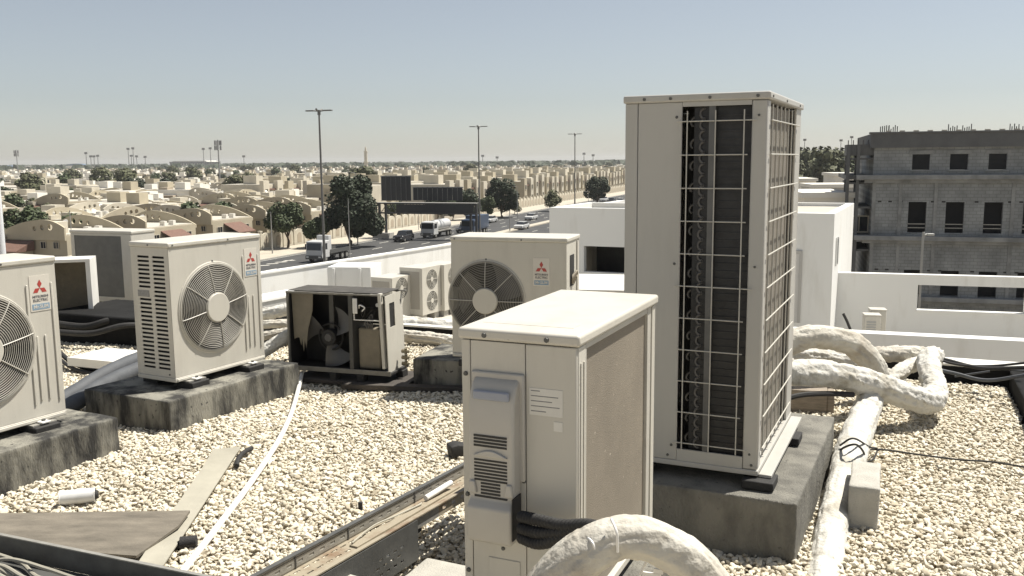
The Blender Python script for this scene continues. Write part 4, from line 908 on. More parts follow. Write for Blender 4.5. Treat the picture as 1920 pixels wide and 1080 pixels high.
# --- villas with curved gables
WIN = MB().box(0, 0, 0, 1.2, .06, 1.2).mesh('window', GLASS)
WFR = MB().box(-.1, -.05, -.1, 1.3, .0, 0).box(-.1, -.05, 1.2, 1.3, .0, 1.3).box(-.1, -.05, 0, 0, 0, 1.2).box(1.2, -.05, 0, 1.3, 0, 1.2).box(.57, -.03, 0, .63, 0, 1.2).mesh('frame', CREAM2)
def add_window(par, x, y, z, rz=0, sx=1, sz=1):
    o = link('window', WIN, par); o.location = (x, y, z); o.rotation_euler = (0, 0, rz); o.scale = (sx, 1, sz)
    f = link('frame', WFR, o); return o
def villa(kind):
    mir = kind % 2; t = empty('villa', (0, 0, 0)); X = (lambda x: 12-x) if mir else (lambda x: x)
    def bx(x0, y0, z0, x1, y1, z1): a, b = sorted((X(x0), X(x1))); return (a, y0, z0, b, y1, z1)
    body = [CREAM2, CREAM, CREAM2, CREAM][kind]
    MB().box(*bx(0, 0, 0, 12, 11, 5.6)).build('wall', body, t)
    MB().box(*bx(.3, .3, 5.601, 11.7, 10.7, 5.75)).build('roof', ROOFG, t)
    def fin(y, flip):
        xs = [12*i/22 for i in range(23)]
        f = lambda x: 7.7-2.2*((x-3.4)/8.6)**2 if x > 3.4 else 7.7-1.0*((3.4-x)/3.4)**2
        if flip: f0 = f; f = lambda x: f0(12-x)
        out = [(0, 5.0), (12, 5.0)]+[(x, f(x)) for x in reversed(xs)]
        c0 = 4.0 if not flip else 8.0; sg = 1 if not flip else -1
        hs = [circ(c0+sg*(k*1.35-1.6), 6.75-.06*k*k, .42-.05*k, 14) for k in range(3)]
        if mir: out = [(12-x, z) for x, z in out][::-1]; hs = [[(12-x, z) for x, z in h][::-1] for h in hs]
        o = holed('curved_gable', out, hs, .28, body, t, Matrix.Translation((0, y, 0)))
    fin(-.29, False); fin(11.01, True)
    MB().box(*bx(2.6, .01, 5.76, 5.4, 3.0, 7.3)).build('stair_box', CREAM2, t)
    MB().box(*bx(8.6, 6, 5.76, 10.8, 8.4, 6.9)).build('water_tank_room', CREAM2, t)
    if kind != 2:
        MB().box(*bx(5.6, -3.0, 0, 9.8, -.3, 3.7)).build('front_room', body, t)
        a, b = sorted((X(5.3), X(10.1)))
        MB().add([(a, -3.4, 3.701), (b, -3.4, 3.701), (b, -.31, 4.9), (a, -.31, 4.9), (a, -3.4, 3.55), (b, -3.4, 3.55), (b, -.31, 3.6), (a, -.31, 3.6)], [(0, 1, 2, 3), (0, 4, 5, 1), (1, 5, 6, 2), (0, 3, 7, 4), (4, 7, 6, 5)]).build('tiled_roof', TILE, t)
        add_window(t, min(X(7.0), X(8.4)), -3.06, 1.5, 0, 1.15, 1.1)
        MB().box(12.001, 3.2, 0, 14.6, 7.4, 3.6).build('side_room', CREAM2, t)
        MB().add([(14.95, 2.9, 3.45), (14.95, 7.7, 3.45), (12.002, 7.7, 4.9), (12.002, 2.9, 4.9), (14.95, 2.9, 3.6), (14.95, 7.7, 3.6), (12.002, 7.7, 5.05), (12.002, 2.9, 5.05)], [(0, 3, 2, 1), (4, 5, 6, 7), (0, 1, 5, 4), (1, 2, 6, 5), (3, 0, 4, 7)]).build('tiled_roof', TILE, t)
        add_window(t, 14.66, 4.7, 1.5, R(90), 1.15, 1.1)
    a = X(10.9); MB().add([(a-.9, -.3, 5.6), (a+.9, -.3, 5.6), (a+.25, -1.5, 0), (a-.25, -1.5, 0), (a-.9, -1.7, 5.6), (a+.9, -1.7, 5.6), (a+.25, -1.9, 0), (a-.25, -1.9, 0)], [(0, 1, 5, 4), (4, 5, 6, 7), (0, 4, 7, 3), (1, 2, 6, 5), (3, 7, 6, 2)]).build('buttress', CREAM2, t)
    for x in (1.0, 3.2): add_window(t, min(X(x), X(x+1.2)), -.07, 1.6); add_window(t, min(X(x), X(x+1.2)), -.07, 3.9, 0, .7, .7)
    for y in (1.2, 8.6): add_window(t, 12.06, y, 3.3, R(90)); add_window(t, 12.06, y, .9, R(90))
    for (x, y) in ((6.4, 3.0), (7.6, 3.2)): MB().cyl((X(x), y, 5.76), (X(x), y, 7.0), .55, .55, 14).build('water_tank', WHITEH, t, smooth=True)
    for (x, y) in ((1.2, 5), (1.2, 7), (9.6, 2)): MB().box(X(x)-.45, y-.3, 5.76, X(x)+.45, y+.3, 6.45).build('roof_unit', WHITEH, t)
    MB().cyl((X(5.9), 6, 5.76), (X(5.9), 6, 6.7), .05, None, 6).cyl((X(5.9), 5.9, 6.8), (X(5.9), 5.75, 6.9), .25, .55, 14).build('satellite_dish', WHITEH, t)
    d = MB().box(*bx(3.1, -.36, 0, 4.3, -.295, 2.2)).build('door', mat('villa_door_%d' % kind, (.12, .08, .05), .6), t); MB().box(*bx(3.25, -.4, 1, 3.33, -.361, 1.2)).build('handle', STEEL, d)
    return t
protos = [villa(k) for k in range(4)]
VL = ['pale cream curved gable villa with a red tiled front room', 'deep cream curved gable villa with a red tiled front room', 'pale cream curved gable villa without a front room', 'deep cream curved gable villa, its gable rising the other way']
used = [False]*4; nv = 0; flat_spots = []
for row in range(9):
    for i in range(19):
        tq = -94+13.2*i+(row % 3)*4; s = 21+14.6*row
        p = S(tq, s); px = 960+FPX*p.x/p.y*.99
        if not (-120 < px < 600-5*row) or p.y < 60: continue
        if row == 0 and px > 610: continue
        k = rnd.randrange(4); rot = STH-90+rnd.choice((0, 0, 0, 90, 180, 90))
        if row == 0: rot = STH-90
        if row >= 2 and rnd.random() < .2+.09*row: flat_spots.append(p); continue
        o = protos[k] if not used[k] else copy_tree(protos[k]); used[k] = True
        o.location = p; o.rotation_euler = (0, 0, R(rot)); o.scale = (.86, .86, .80+.08*rnd.random())
        if int(rot-(STH-90)) == 90: o.location += Vector((11*.8, 3, 0))
        tag(o, VL[k]+' in the walled compound', 'villa', 'curved villas of the compound, kind %s' % 'abcd'[k]); nv += 1
# --- townhouses along the road
def townhouse(kind):
    t = empty('townhouse', (0, 0, 0)); m = CREAM if kind else CREAM2
    MB().box(0, 0, 0, 9, 12, 7).build('wall', m, t); MB().box(0, -1.2, 0, 2.6, -.001, 8.0).build('bay_tower', m, t); MB().box(6.4, -1.2, 0, 9, -.001, 8.0).build('bay_tower', CREAM2, t)
    MB().box(.2, .2, 7.001, 8.8, 11.8, 7.1).build('roof', ROOFG, t); MB().box(3, 3, 7.11, 6, 7, 9.2).build('stair_box', m, t)
    MB().box(2.6, -.7, 5.6, 6.4, -.002, 6.0).build('canopy', TILE, t)
    for x in (.7, 7.1): add_window(t, x, -1.26, 4.6, 0, .9, 1.1); add_window(t, x, -1.26, 1.4, 0, .9, 1.1)
    add_window(t, 3.6, -.06, 3.9, 0, 1.4, 1.2); MB().box(3.6, -.08, 0, 5.4, -.001, 2.4).build('door', GLASS, t)
    for y in (3, 8): add_window(t, 9.06, y, 4.4, R(90)); add_window(t, 9.06, y, 1.4, R(90))
    return t
tp = [townhouse(0), townhouse(1)]; us = [False, False]
for row in range(3):
    for i in range(26):
        tq = 66+11.5*i; s = 15+26*row; p = S(tq, s); px = 960+FPX*p.x/p.y
        if px > 1420 or (row == 0 and i in (4,)): continue
        k = (i+row) % 2; o = tp[k] if not us[k] else copy_tree(tp[k]); us[k] = True
        o.location = p; o.rotation_euler = (0, 0, R(STH+(0 if row != 1 else 180))); o.scale = (1, 1, .92+.16*rnd.random())
        if row == 1: o.location += UD*9+ND*12
        tag(o, ('pale' if k == 0 else 'deeper')+' cream two storey townhouse with paired bay towers in the roadside row', 'townhouse', 'townhouses, %s' % ('pale cream' if k == 0 else 'deep cream'))
# --- trees
def leaf_tree(H, rad, nleaf, m, seed, trunk_h=.3, leaf=.32, flat=1.0):
    r = random.Random(seed); t = empty('tree', (0, 0, 0)); tr = MB()
    tr.tube(catmull([(0, 0, 0), (.05*rad, 0, H*trunk_h*.6), (0, .05*rad, H*trunk_h), (.05, 0, H*.6)], 5), lambda u: max(.03, H*.03*(1-.7*u)), 8)
    for k in range(6):
        a = k*1.05+r.random(); e = Vector((math.cos(a)*rad*.6, math.sin(a)*rad*.6, H*(.5+.25*r.random()))); tr.tube(catmull([(0, 0, H*trunk_h*.9), e*.5+Vector((0, 0, H*.18)), e], 4), lambda u: H*.012*(1.1-u), 6)
    tr.build('trunk', BARK, t, smooth=True)
    lobes = [(Vector((0, 0, H*.62)), rad*.62)]
    for k in range(13):
        a = r.random()*6.28; q = rad*(.35+.4*r.random()); z = H*(trunk_h+.12+(.80-trunk_h)*r.random()); q *= (1-.55*max(0, (z/H-.6)/.4)); lobes.append((Vector((q*math.cos(a), q*math.sin(a), z)), rad*(.24+.2*r.random())))
    cr = MB()
    for i in range(nleaf):
        c, R_ = lobes[r.randrange(len(lobes))]; v = Vector((r.gauss(0, 1), r.gauss(0, 1), r.gauss(0, 1)*flat)).normalized(); p = c+v*R_*(.55+.5*r.random()**.6)
        if p.z < H*trunk_h*.75: p.z = H*trunk_h*.75+r.random()*.5
        a = Vector((r.gauss(0, 1), r.gauss(0, 1), r.gauss(0, .6))).normalized(); b = a.cross(v+Vector((.01, .02, .6))).normalized()*(leaf*.5); a = a*leaf*(.6+.6*r.random())
        cr.add([p-a*.5, p+b, p+a*.6, p-b], [(0, 1, 2, 3)])
    cr.build('crown', m, t); return t
def put_tree(o, px, pb, label, z=ZS, sc=1.0, dist=None, rot=0):
    p = gp(px, pb, z) if dist is None else pd(px, pb, dist); o.location = (p.x, p.y, z); o.scale = (sc, sc, sc); o.rotation_euler = (0, 0, rot); tag(o, label, 'tree'); return o
put_tree(leaf_tree(10.6, 5.6, 15000, LEAFD, 1, .12, .46), 655, 462, 'large dark round tree towering beside the sign gantry')
put_tree(leaf_tree(7.4, 3.2, 8000, LEAF, 2, .24, .36), 540, 466, 'green round tree between two red roofed villas')
T3 = leaf_tree(6.2, 3.2, 6000, LEAF, 3, .15, .42)
put_tree(T3, 598, 466, 'bushy green tree at the foot of the tall dark tree', sc=.75)
put_tree(copy_tree(T3), 45, 490, 'leafy tree before the shaded villa gable by the pale pole', rot=2, sc=1.15)
T4 = leaf_tree(8.2, 4.2, 7000, LEAFD, 4, .08, .46)
put_tree(T4, 940, 408, 'dark tree beside the townhouse row and gantry', sc=1.05)
put_tree(copy_tree(T4), 254, 384, 'lone dark tree standing among the white houses', sc=1.0, rot=1)
T5 = leaf_tree(4.5, 2.6, 2600, LEAFY, 5, .3, .34)
put_tree(copy_tree(T3), 137, 402, 'olive bush beside a curved gable', sc=.8, rot=4)
put_tree(T5, 1035, 396, 'sparse roadside tree before the townhouses', sc=1.1)
seq = [(745, 418, .9), (820, 416, .9), (790, 417, .8), (850, 414, .9), (875, 413, 1.0), (765, 420, .75), (915, 410, 1.0), (1120, 384, 1.2), (965, 402, .8)]
for j, (x, y, s) in enumerate(seq):
    put_tree(copy_tree((T3, T4, T5)[j % 3]), x, y, 'dark green tree lining the compound wall under the gantry', sc=s*.8, rot=j); bpy.data.objects
for o in [q for q in col.objects if q.get('label') == 'dark green tree lining the compound wall under the gantry']: o['group'] = 'trees behind the roadside wall'
# --- sign gantry
gl = gp(716, 446, ZS); t = empty('sign_gantry', gl, -19, 'dark overhead road sign gantry seen from behind', 'sign gantry')
GD = mat('gantry_steel', (.050, .050, .052), .55, .15, 2, metal=.2); GP = mat('sign_back', (.022, .024, .028), .5, .15, 1.5); GT = mat('sign_edge', (.38, .37, .34), .6)
sc_ = gl.y/FPX; zr = lambda row: (EYE-(row-301)*sc_*1.01)-ZS
Lg = 17.5
for x in (-.3, .9): MB().box(x-.16, -.2, 0, x+.16, .2, zr(376)).build('leg', GD, t)
for x in (Lg-1.0, Lg): MB().box(x-.16, -.2, 0, x+.16, .2, zr(376)).build('leg', GD, t)
zt, zb_ = zr(376), zr(396)
for y in (-.5, .5):
    MB().box(-.6, y-.1, zt-.2, Lg+.3, y+.1, zt).build('truss_chord', GD, t); MB().box(-.6, y-.1, zb_, Lg+.3, y+.1, zb_+.2).build('truss_chord', GD, t)
n = 14
for i in range(n):
    x = .2+(Lg-.2)*i/n; x2 = .2+(Lg-.2)*(i+1)/n
    MB().cyl((x, -.5, zb_+.1), (x2, -.5, zt-.1), .06, None, 6).build('truss_brace', GD, t); MB().cyl((x, .5, zt-.1), (x2, .5, zb_+.1), .06, None, 6).build('truss_brace', GD, t)
MB().box(-.5, -.62, zt+.001, Lg+.2, .62, zt+.06).build('walkway', GT, t)
MB().box(3.2, -.58, zb_+.25, Lg-.3, -.52, zt-.25).build('truss_panel', GP, t)
def sign(x0, x1, z0, z1, n):
    w_ = (x1-x0)/n
    for i in range(n):
        o = MB().box(x0+w_*i+.05, -.75, z0, x0+w_*(i+1)-.05, -.66, z1).build('sign_panel', GP, t); MB().box(x0+w_*i+.02, -.80, z0-.1, x0+w_*i+.10, -.751, z1+.1).build('sign_stiffener', GT if i == 0 else GD, o)
sign(.5, 6.1, zr(372), zr(328), 6); sign(6.4, 15.4, zr(371), zr(348), 10)
MB().box(.4, -.7, zr(329)+.02, 6.2, -.6, zr(327)+.06).box(6.35, -.7, zr(349)+.02, 15.5, -.6, zr(347)+.05).build('sign_edge', GT, t)
MB().box(-1.2, -1.1, 0, 1.8, 1.1, .9).build('footing', CONC3, t)
# --- vehicles
TYRE = RUB; CWH = mat('white_car_paint', (.52, .52, .51), .3); CDK = mat('dark_car_paint', (.03, .03, .033), .25); CBL = mat('blue_truck_paint', (.03, .05, .09), .35); LAMP = mat('headlight', (.7, .7, .66), .2); REDL = mat('tail_light', (.25, .02, .02), .3)
def wheel(par, x, y, r, w=.22):
    o = MB().cyl((x, y-w/2, r), (x, y+w/2, r), r, None, 16).build('wheel', TYRE, par, smooth=True); MB().cyl((x, y-w/2-.01, r), (x, y+w/2+.01, r), r*.55, None, 12).build('rim', STEEL, o)
def car(p, rot, m, label, L=4.5, Wd=1.8, H=1.45, suv=False):
    t = empty('parked_car' if False else 'car', p, rot, label, 'car'); k = 1.2 if suv else 1
    MB().prism([(0, .3), (L, .3), (L, .75*k), (L*.94, .88*k), (L*.72, .92*k), (L*.05, .95*k), (0, .8*k)], -Wd/2, Wd/2).build('body', m, t, bevel=.08)
    c = MB().prism([(L*(.04 if suv else .12), .9*k), (L*.74, .9*k), (L*.60, H*.97*k), (L*(.10 if suv else .24), H*.97*k)], -Wd*.43, Wd*.43).build('cabin_glass', GLASS, t, bevel=.05)
    MB().box(L*(.11 if suv else .25), -Wd*.42, H*.965*k, L*.60, Wd*.42, H*k).build('roof', m, t, bevel=.03)
    for x in (L*.19, L*.81):
        for y in (-Wd*.45, Wd*.45): wheel(t, x, y, .33)
    for y in (-Wd*.35, Wd*.35): MB().box(L-.02, y-.2, .6, L+.02, y+.2, .75).build('headlight', LAMP, t); MB().box(-.02, y-.2, .65*k, .02, y+.2, .8*k).build('tail_light', REDL, t)
    return t
def truck(p, rot, cabm, bedm, label, L=8.0, load=None):
    t = empty('truck', p, rot, label, 'truck')
    cb = MB().prism([(L-2.0, .6), (L, .6), (L, 1.5), (L-.15, 2.75), (L-2.0, 2.85)], -1.2, 1.2).build('cab', cabm, t, bevel=.08)
    MB().add([(L+.005, -1.05, 1.62), (L+.005, 1.05, 1.62), (L-.12, 1.05, 2.55), (L-.12, -1.05, 2.55), (L-.1, -1.05, 1.6), (L-.1, 1.05, 1.6)], [(0, 1, 2, 3), (0, 4, 5, 1)]).build('windscreen', GLASS, cb)
    for y in (-1.215, 1.205): MB().box(L-1.4, y, 1.7, L-.35, y+.01, 2.5).build('side_window', GLASS, cb)
    MB().box(L-.02, -1.22, .45, L+.12, 1.22, .95).build('bumper', STEELD, cb, bevel=.03)
    for y in (-.9, .9): MB().box(L+.12, y-.18, .65, L+.14, y+.18, .85).build('headlight', LAMP, cb)
    for y in (-1.4, 1.28): MB().box(L-.3, y, 1.7, L-.15, y+.12, 2.4).build('mirror', RUB, cb)
    MB().box(0, -.5, .65, L-2.1, .5, .95).build('chassis', STEELD, t); MB().box(0, -1.2, 1.0, L-2.15, 1.2, 1.2).build('bed', bedm, t, bevel=.02)
    if load == 'rails':
        MB().box(0, -1.2, 1.201, L-2.2, -1.12, 1.55).box(0, 1.12, 1.201, L-2.2, 1.2, 1.55).build('side_board', bedm, t); MB().box(L-3.0, -.9, 1.201, L-2.3, .9, 3.4).build('crane_box', CWH, t, bevel=.05)
    if load == 'tank':
        MB().cyl((.2, 0, 2.0), (L-2.4, 0, 2.0), .95, None, 20).build('tank', CWH, t, smooth=True); MB().cyl((L*.35, 0, 2.9), (L*.35, 0, 3.1), .3, None, 12).build('hatch', STEEL, t)
    if load == 'box': MB().box(0, -1.25, 1.201, L-2.25, 1.25, 3.4).build('cargo_box', cabm, t, bevel=.04)
    for x in (.9, 2.1, L-1.1):
        for y in (-1.0, 1.0): wheel(t, x, y, .5, .3)
    return t
toward = STH+180
truck(S(-60.5, -13.0)+Vector((0, 0, .0)), toward, CWH, STEELD, 'white cab flatbed truck with a white box behind the cab', 7.5, 'rails')
def on_road(px, py): return gp(px, py, ZS-.02)
bpy.context.view_layer.update()
o = [q for q in col.objects if q.name.startswith('truck')][0]; g = on_road(643, 482); o.location = (g.x, g.y, ZS)
g = on_road(838, 440); truck(Vector((g.x, g.y, ZS)), toward, CWH, STEEL, 'white tank lorry driving past the compound wall', 8.5, 'tank')
g = on_road(905, 436); truck(Vector((g.x, g.y, ZS)), toward, CBL, CBL, 'dark blue box truck beneath the gantry', 7.5, 'box')
for (px, py, m, lab, suv) in ((768, 450, CDK, 'black off-road car on the carriageway before the lorry', True), (880, 434, CDK, 'low dark car beside the blue truck', False), (985, 428, CWH, 'white saloon nearer the roof annex', False), (1002, 411, CWH, 'white estate car with a dark front farther along the road', False), (926, 416, CWH, 'white car by the dark tree at the far kerb', False), (1150, 381, CDK, 'dark car far along the road beyond the annex', True), (1166, 380, CWH, 'white car far along the road beyond the annex', False), (1135, 377, CWH, 'tiny white car in the distance beyond the annex', False)):
    g = on_road(px, py); car(Vector((g.x, g.y, ZS-.01)), toward, m, lab, suv=suv)
# --- masts, minaret, stadium
def telecom(px, pt, pb, label, d=None):
    g = gp(px, pb, ZS); p = pd(px, pt, g.y); H = p.z-ZS; t = empty('telecom_mast', g, 0, label, 'mast'); g_ = mat('mast_grey_%d' % px, (.26, .26, .26), .5)
    MB().cyl((0, 0, 0), (0, 0, H), .42, .28, 10).build('pole', g_, t, smooth=True)
    for k, zz in enumerate((H-1.6, H-4.2)):
        for a in range(5):
            x, y = 1.6*math.cos(a*1.256+k), 1.6*math.sin(a*1.256+k)
            MB().box(x-.35, y-.35, zz-1.2, x+.35, y+.35, zz+1.2).build('antenna', g_, t); MB().cyl((0, 0, zz), (x, y, zz), .07, None, 5).build('strut', g_, t)
telecom(413, 262, 352, 'telecom mast with two rings of antennas above the white houses')
telecom(35, 281, 338, 'smaller telecom mast near the horizon by the pale pole')
g = gp(687, 330, ZS); t = empty('minaret', g, 0, 'slender pale minaret rising above the low houses', 'minaret'); H = pd(687, 274, g.y).z-ZS
MB().cyl((0, 0, 0), (0, 0, H*.45), 1.9, 1.75, 8).build('lower_shaft', CREAM2, t); MB().cyl((0, 0, H*.45), (0, 0, H*.48), 2.5, 2.5, 8).build('balcony', CREAM2, t); MB().cyl((0, 0, H*.48), (0, 0, H*.8), 1.6, 1.5, 8).build('upper_shaft', CREAM2, t)
MB().cyl((0, 0, H*.8), (0, 0, H*.83), 1.9, 1.9, 8).build('balcony', CREAM2, t); MB().cyl((0, 0, H*.83), (0, 0, H*.93), .9, .8, 8).build('lantern', CREAM2, t); MB().cyl((0, 0, H*.93), (0, 0, H), .85, .05, 8).build('cap', CREAM2, t)
def flood(px, pt, d, label, grp):
    p = pd(px, pt, d); H = p.z-ZS; t = empty('floodlight_mast', (p.x, p.y, ZS), 0, label, 'floodlight', grp)
    MB().cyl((0, 0, 0), (0, 0, H), d*.0005, d*.0003, 6).build('pole', POLE, t); MB().box(-d*.0016, -.4, H-d*.0012, d*.0016, .4, H+d*.0010).build('lamp_rack', POLE, t)
for px, pt, d in ((161, 287, 1500), (170, 293, 1500), (176, 293, 1600), (183, 292, 1600), (240, 279, 1500), (249, 278, 1500), (246, 292, 1700), (256, 293, 1700), (272, 294, 1800), (381, 279, 1500), (394, 278, 1500), (457, 293, 1600), (905, 292, 1700), (932, 295, 1700), (1095, 288, 1600), (1112, 291, 1600)): flood(px, pt, d, 'thin floodlight mast standing on the far skyline', 'floodlight masts on the skyline')
for px, pt, d in ((1509, 262, 700), (1577, 263, 700), (1597, 257, 650), (1497, 261, 700)): flood(px, pt, d, 'tall floodlight mast above the trees beside the unfinished building', 'floodlight masts by the unfinished building')
p = pd(366, 306, 1900); t = empty('stadium', (p.x, p.y, ZS), -10, 'long dark stadium on the horizon with a flat pale roof rim', 'stadium')
MB().prism([(-38, 0), (38, 0), (44, 16), (-44, 16)], -25, 25).build('stand', mat('stadium_dark', (.10, .10, .10), .8), t); MB().prism([(-40, 16.01), (40, 16.01), (34, 18), (-34, 18)], -24, 24).build('roof', WHITEH, t)
for i in range(12): MB().box(-36+6*i, -26, 0, -34.5+6*i, -25.01, 12.5).build('rib', CONC3, t)
for (px, row, d, w_, h_, m_, lab) in ((12, 305, 1500, 34, 12, mat('blue_roof', (.10, .15, .22), .6), 'blue hangar low on the horizon beside the pale pole'), (60, 303, 1700, 60, 11, WHITEH, 'white hangar on the horizon near the smaller mast'), (145, 303, 1700, 34, 14, MATS['blue_roof'], 'grey blue hangar on the horizon below floodlights')):
    p = pd(px, row, d); t = empty('hangar', (p.x, p.y, ZS), 10, lab, 'hangar'); MB().box(-w_/2, -15, 0, w_/2, 15, h_*.75).build('wall', WHITEH, t); MB().prism([(-w_/2-1, h_*.751), (w_/2+1, h_*.751), (w_*.3, h_*.95), (0, h_), (-w_*.3, h_*.95)], -16, 16).build('roof', m_, t)
# --- the suburb
HW = [WHITEH, CREAM2, SANDH, WHITEH, CREAM, CREAM2]
def house_mesh(k, seed):
    r = random.Random(seed); mb = MB(); W = 11+r.random()*6; D = 10+r.random()*6; H = 3.4 if k % 3 == 2 else 4.9+r.random()*.8
    walls = []; 
    mb.box(0, 0, 0, W, D, H); mb.box(-.15, -.15, H-.5, W+.15, D+.15, H+.001); mb.box(.2, .2, H+.002, W-.2, D-.2, H+.05)
    mb.box(W*.25, D*.3, H+.051, W*.25+3.0, D*.3+3.4, H+2.0); 
    if k % 2: mb.box(W*.65, D*.15, H+.051, W*.65+2, D*.15+2, H+1.6); mb.box(-2.6, D*.2, 0, -.01, D*.7, H*.55)
    nw = len(mb.f)
    for zz in ([1.2] if H < 4 else [.9, 3.2]):
        for i in range(4):
            x = W*(.1+.22*i); mb.box(x, -.06, zz, x+1.4, -.001, zz+1.3); y = D*(.1+.22*i); mb.box(W+.001, y, zz, W+.06, y+1.4, zz+1.3)
    me = mb.mesh('house', HW[k]); me.materials.append(ROOFG); me.materials.append(GLASS)
    mi = [0]*len(mb.f)
    for j in range(12, 18): mi[j] = 1
    for j in range(nw, len(mb.f)): mi[j] = 2
    me.polygons.foreach_set('material_index', mi); return me
HM = [house_mesh(k, 40+k) for k in range(6)]
HL = ['white two storey flat roofed house with one rooftop stair box, in the far suburb', 'pale cream two storey house with side wing and two roof boxes, in the far suburb', 'sand coloured single storey house with rooftop stair box, in the far suburb', 'white two storey house with side wing and two roof boxes, in the far suburb', 'deep cream two storey flat roofed house with one stair box, in the far suburb', 'pale cream single storey house with side wing and two roof boxes, in the far suburb']
cells = []
r = random.Random(3)
gu = Vector((math.sin(R(12)), math.cos(R(12)), 0)); gv = Vector((gu.y, -gu.x, 0))
for i in range(2, 165):
    for j in range(-100, 100):
        if i % 5 == 0 or j % 7 == 0: continue                 # lanes
        p = gu*(i*18.5+r.uniform(-3, 3))+gv*(j*18.5+r.uniform(-3, 3))
        if p.y < 150 or p.y > 2900: continue
        px = 960+FPX*p.x/p.y
        if not (-150 < px < 1800): continue
        q = p-P0; s = q.dot(ND); tt_ = q.dot(UD)
        if s < 12: continue
        if s < 172 and tt_ < 75: continue
        if s < 88 and tt_ < 380: continue
        if r.random() < .16: continue
        cells.append((p.length, p, px))
cells += [(p.length, p, 0) for p in flat_spots]
cells.sort(key=lambda c: c[0])
far = MB(); fi = []
FARM = [WHITEH, CREAM2, SANDH, ROOFG, GLASS, GREYR]
for n_, (dst_, p, px) in enumerate(cells):
    if n_ < 290:
        k = r.randrange(6); o = link('house', HM[k]); o.location = (p.x, p.y, ZS-.05); o.rotation_euler = (0, 0, R(-12+r.choice((0, 90, 180, 270))+r.uniform(-3, 3))); o.scale = (.8+.25*r.random(), .8+.25*r.random(), .85+.3*r.random()); tag(o, HL[k], 'house', 'far suburb houses, kind %s' % 'abcdef'[k])
    else:
        W, D, H = r.uniform(8, 17), r.uniform(8, 13), r.choice((3.4, 3.6, 4.6, 5.2, 5.8)); a = R(-12+r.uniform(-4, 4)); M = Matrix.Translation((p.x, p.y, ZS-.05)) @ Matrix.Rotation(a, 4, 'Z')
        c = r.choice((0, 0, 0, 1, 1, 2, 2, 5)); b0 = len(far.f)
        far.box(0, 0, 0, W, D, H, M); fi += [c, 3, c, c, c, c]
        far.box(W*.3, D*.3, H+.001, W*.3+3.0, D*.3+3.2, H+1.9, M); fi += [c]*6
        if dst_ < 900:
            for zz in ([1.2] if H < 4 else [.8, 3.0]):
                for q_ in range(3): far.box(W*(.12+.28*q_), -.06, zz, W*(.12+.28*q_)+1.6, -.001, zz+1.6, M); fi += [4]*6
me = far.mesh('distant_houses', None)
for m_ in FARM: me.materials.append(m_)
me.polygons.foreach_set('material_index', fi); stuff(link('distant_houses', me), 'hazy mass of tiny flat roofed houses reaching the horizon', 'houses')
# walls between plots, tree clumps
wl = MB(); r = random.Random(9)
for k in range(240):
    d = 160+900*r.random()**1.3; px = r.uniform(-80, 1100); p = pd(px, 330, d); q = p-P0
    if q.dot(ND) < 100: continue
    a = R(-12+r.choice((0, 90))); M = Matrix.Translation((p.x, p.y, ZS-.05)) @ Matrix.Rotation(a, 4, 'Z'); wl.box(0, 0, 0, r.uniform(15, 45), .3, 2.6, M)
stuff(wl.build('plot_walls', CREAM2), 'low plot walls between the far houses', 'walls')
clump = [leaf_tree(5+1.5*k, 2.6+.5*k, 900, (LEAFD, LEAF, LEAFY)[k], 20+k, .12, .85) for k in range(3)]
first = [True]*3; nt_ = 0
for k in range(700):
    d = 190+1300*r.random()**1.6; px = r.uniform(-60, 1180); p = pd(px, 330, d); q = p-P0
    if q.dot(ND) < 172 and q.dot(UD) < 70: continue
    if q.dot(ND) < 60: continue
    k_ = r.randrange(3); o = clump[k_] if first[k_] else copy_tree(clump[k_]); first[k_] = False
    o.location = (p.x, p.y, ZS-.05); s = .7+.7*r.random(); o.scale = (s*1.15, s*1.15, s); o.rotation_euler = (0, 0, r.random()*6)
    tag(o, ('dark', 'green', 'olive')[k_]+' garden tree among the far suburb houses', 'tree', 'suburb garden trees, '+('dark', 'green', 'olive')[k_]); nt_ += 1
    if nt_ >= 170: break
# garden trees inside the villa compound
for k in range(26):
    p = S(r.uniform(-75, 40), 27+17*r.randrange(0, 6)+1.5*r.random()); o = copy_tree(clump[k % 3]); o.location = p; s = .6+.4*r.random(); o.scale = (s, s, s); tag(o, ('dark', 'green', 'olive')[k % 3]+' small tree between the curved villas', 'tree', 'villa garden trees, '+('dark', 'green', 'olive')[k % 3])
# tree belt on the horizon
tb = MB(); r = random.Random(14)
for k in range(2600):
    d = r.choice((1300, 1700, 2100, 2500, 2900, 3000))+r.uniform(-80, 80); px = r.uniform(-100, 2000); p = pd(px, 305, d); h = r.uniform(6, 13); w_ = r.uniform(10, 26); b = len(tb.v); n = 7
    tb.v.append((p.x, p.y, ZS+h)); 
    for (rr, zz) in ((.6, .85), (1.0, .45), (.9, 0)):
        for i in range(n): a = 6.283*i/n; f = 1+.25*r.uniform(-1, 1); tb.v.append((p.x+w_*.5*rr*f*math.cos(a), p.y+w_*.4*rr*f*math.sin(a), ZS+h*zz*f))
    for i in range(n): j = (i+1) % n; tb.f.append((b, b+1+i, b+1+j)); tb.f.append((b+1+i, b+1+n+i, b+1+n+j, b+1+j)); tb.f.append((b+1+n+i, b+1+2*n+i, b+1+2*n+j, b+1+n+j))
stuff(tb.build('tree_belt', LEAFD), 'dark belt of far trees along the horizon', 'trees')
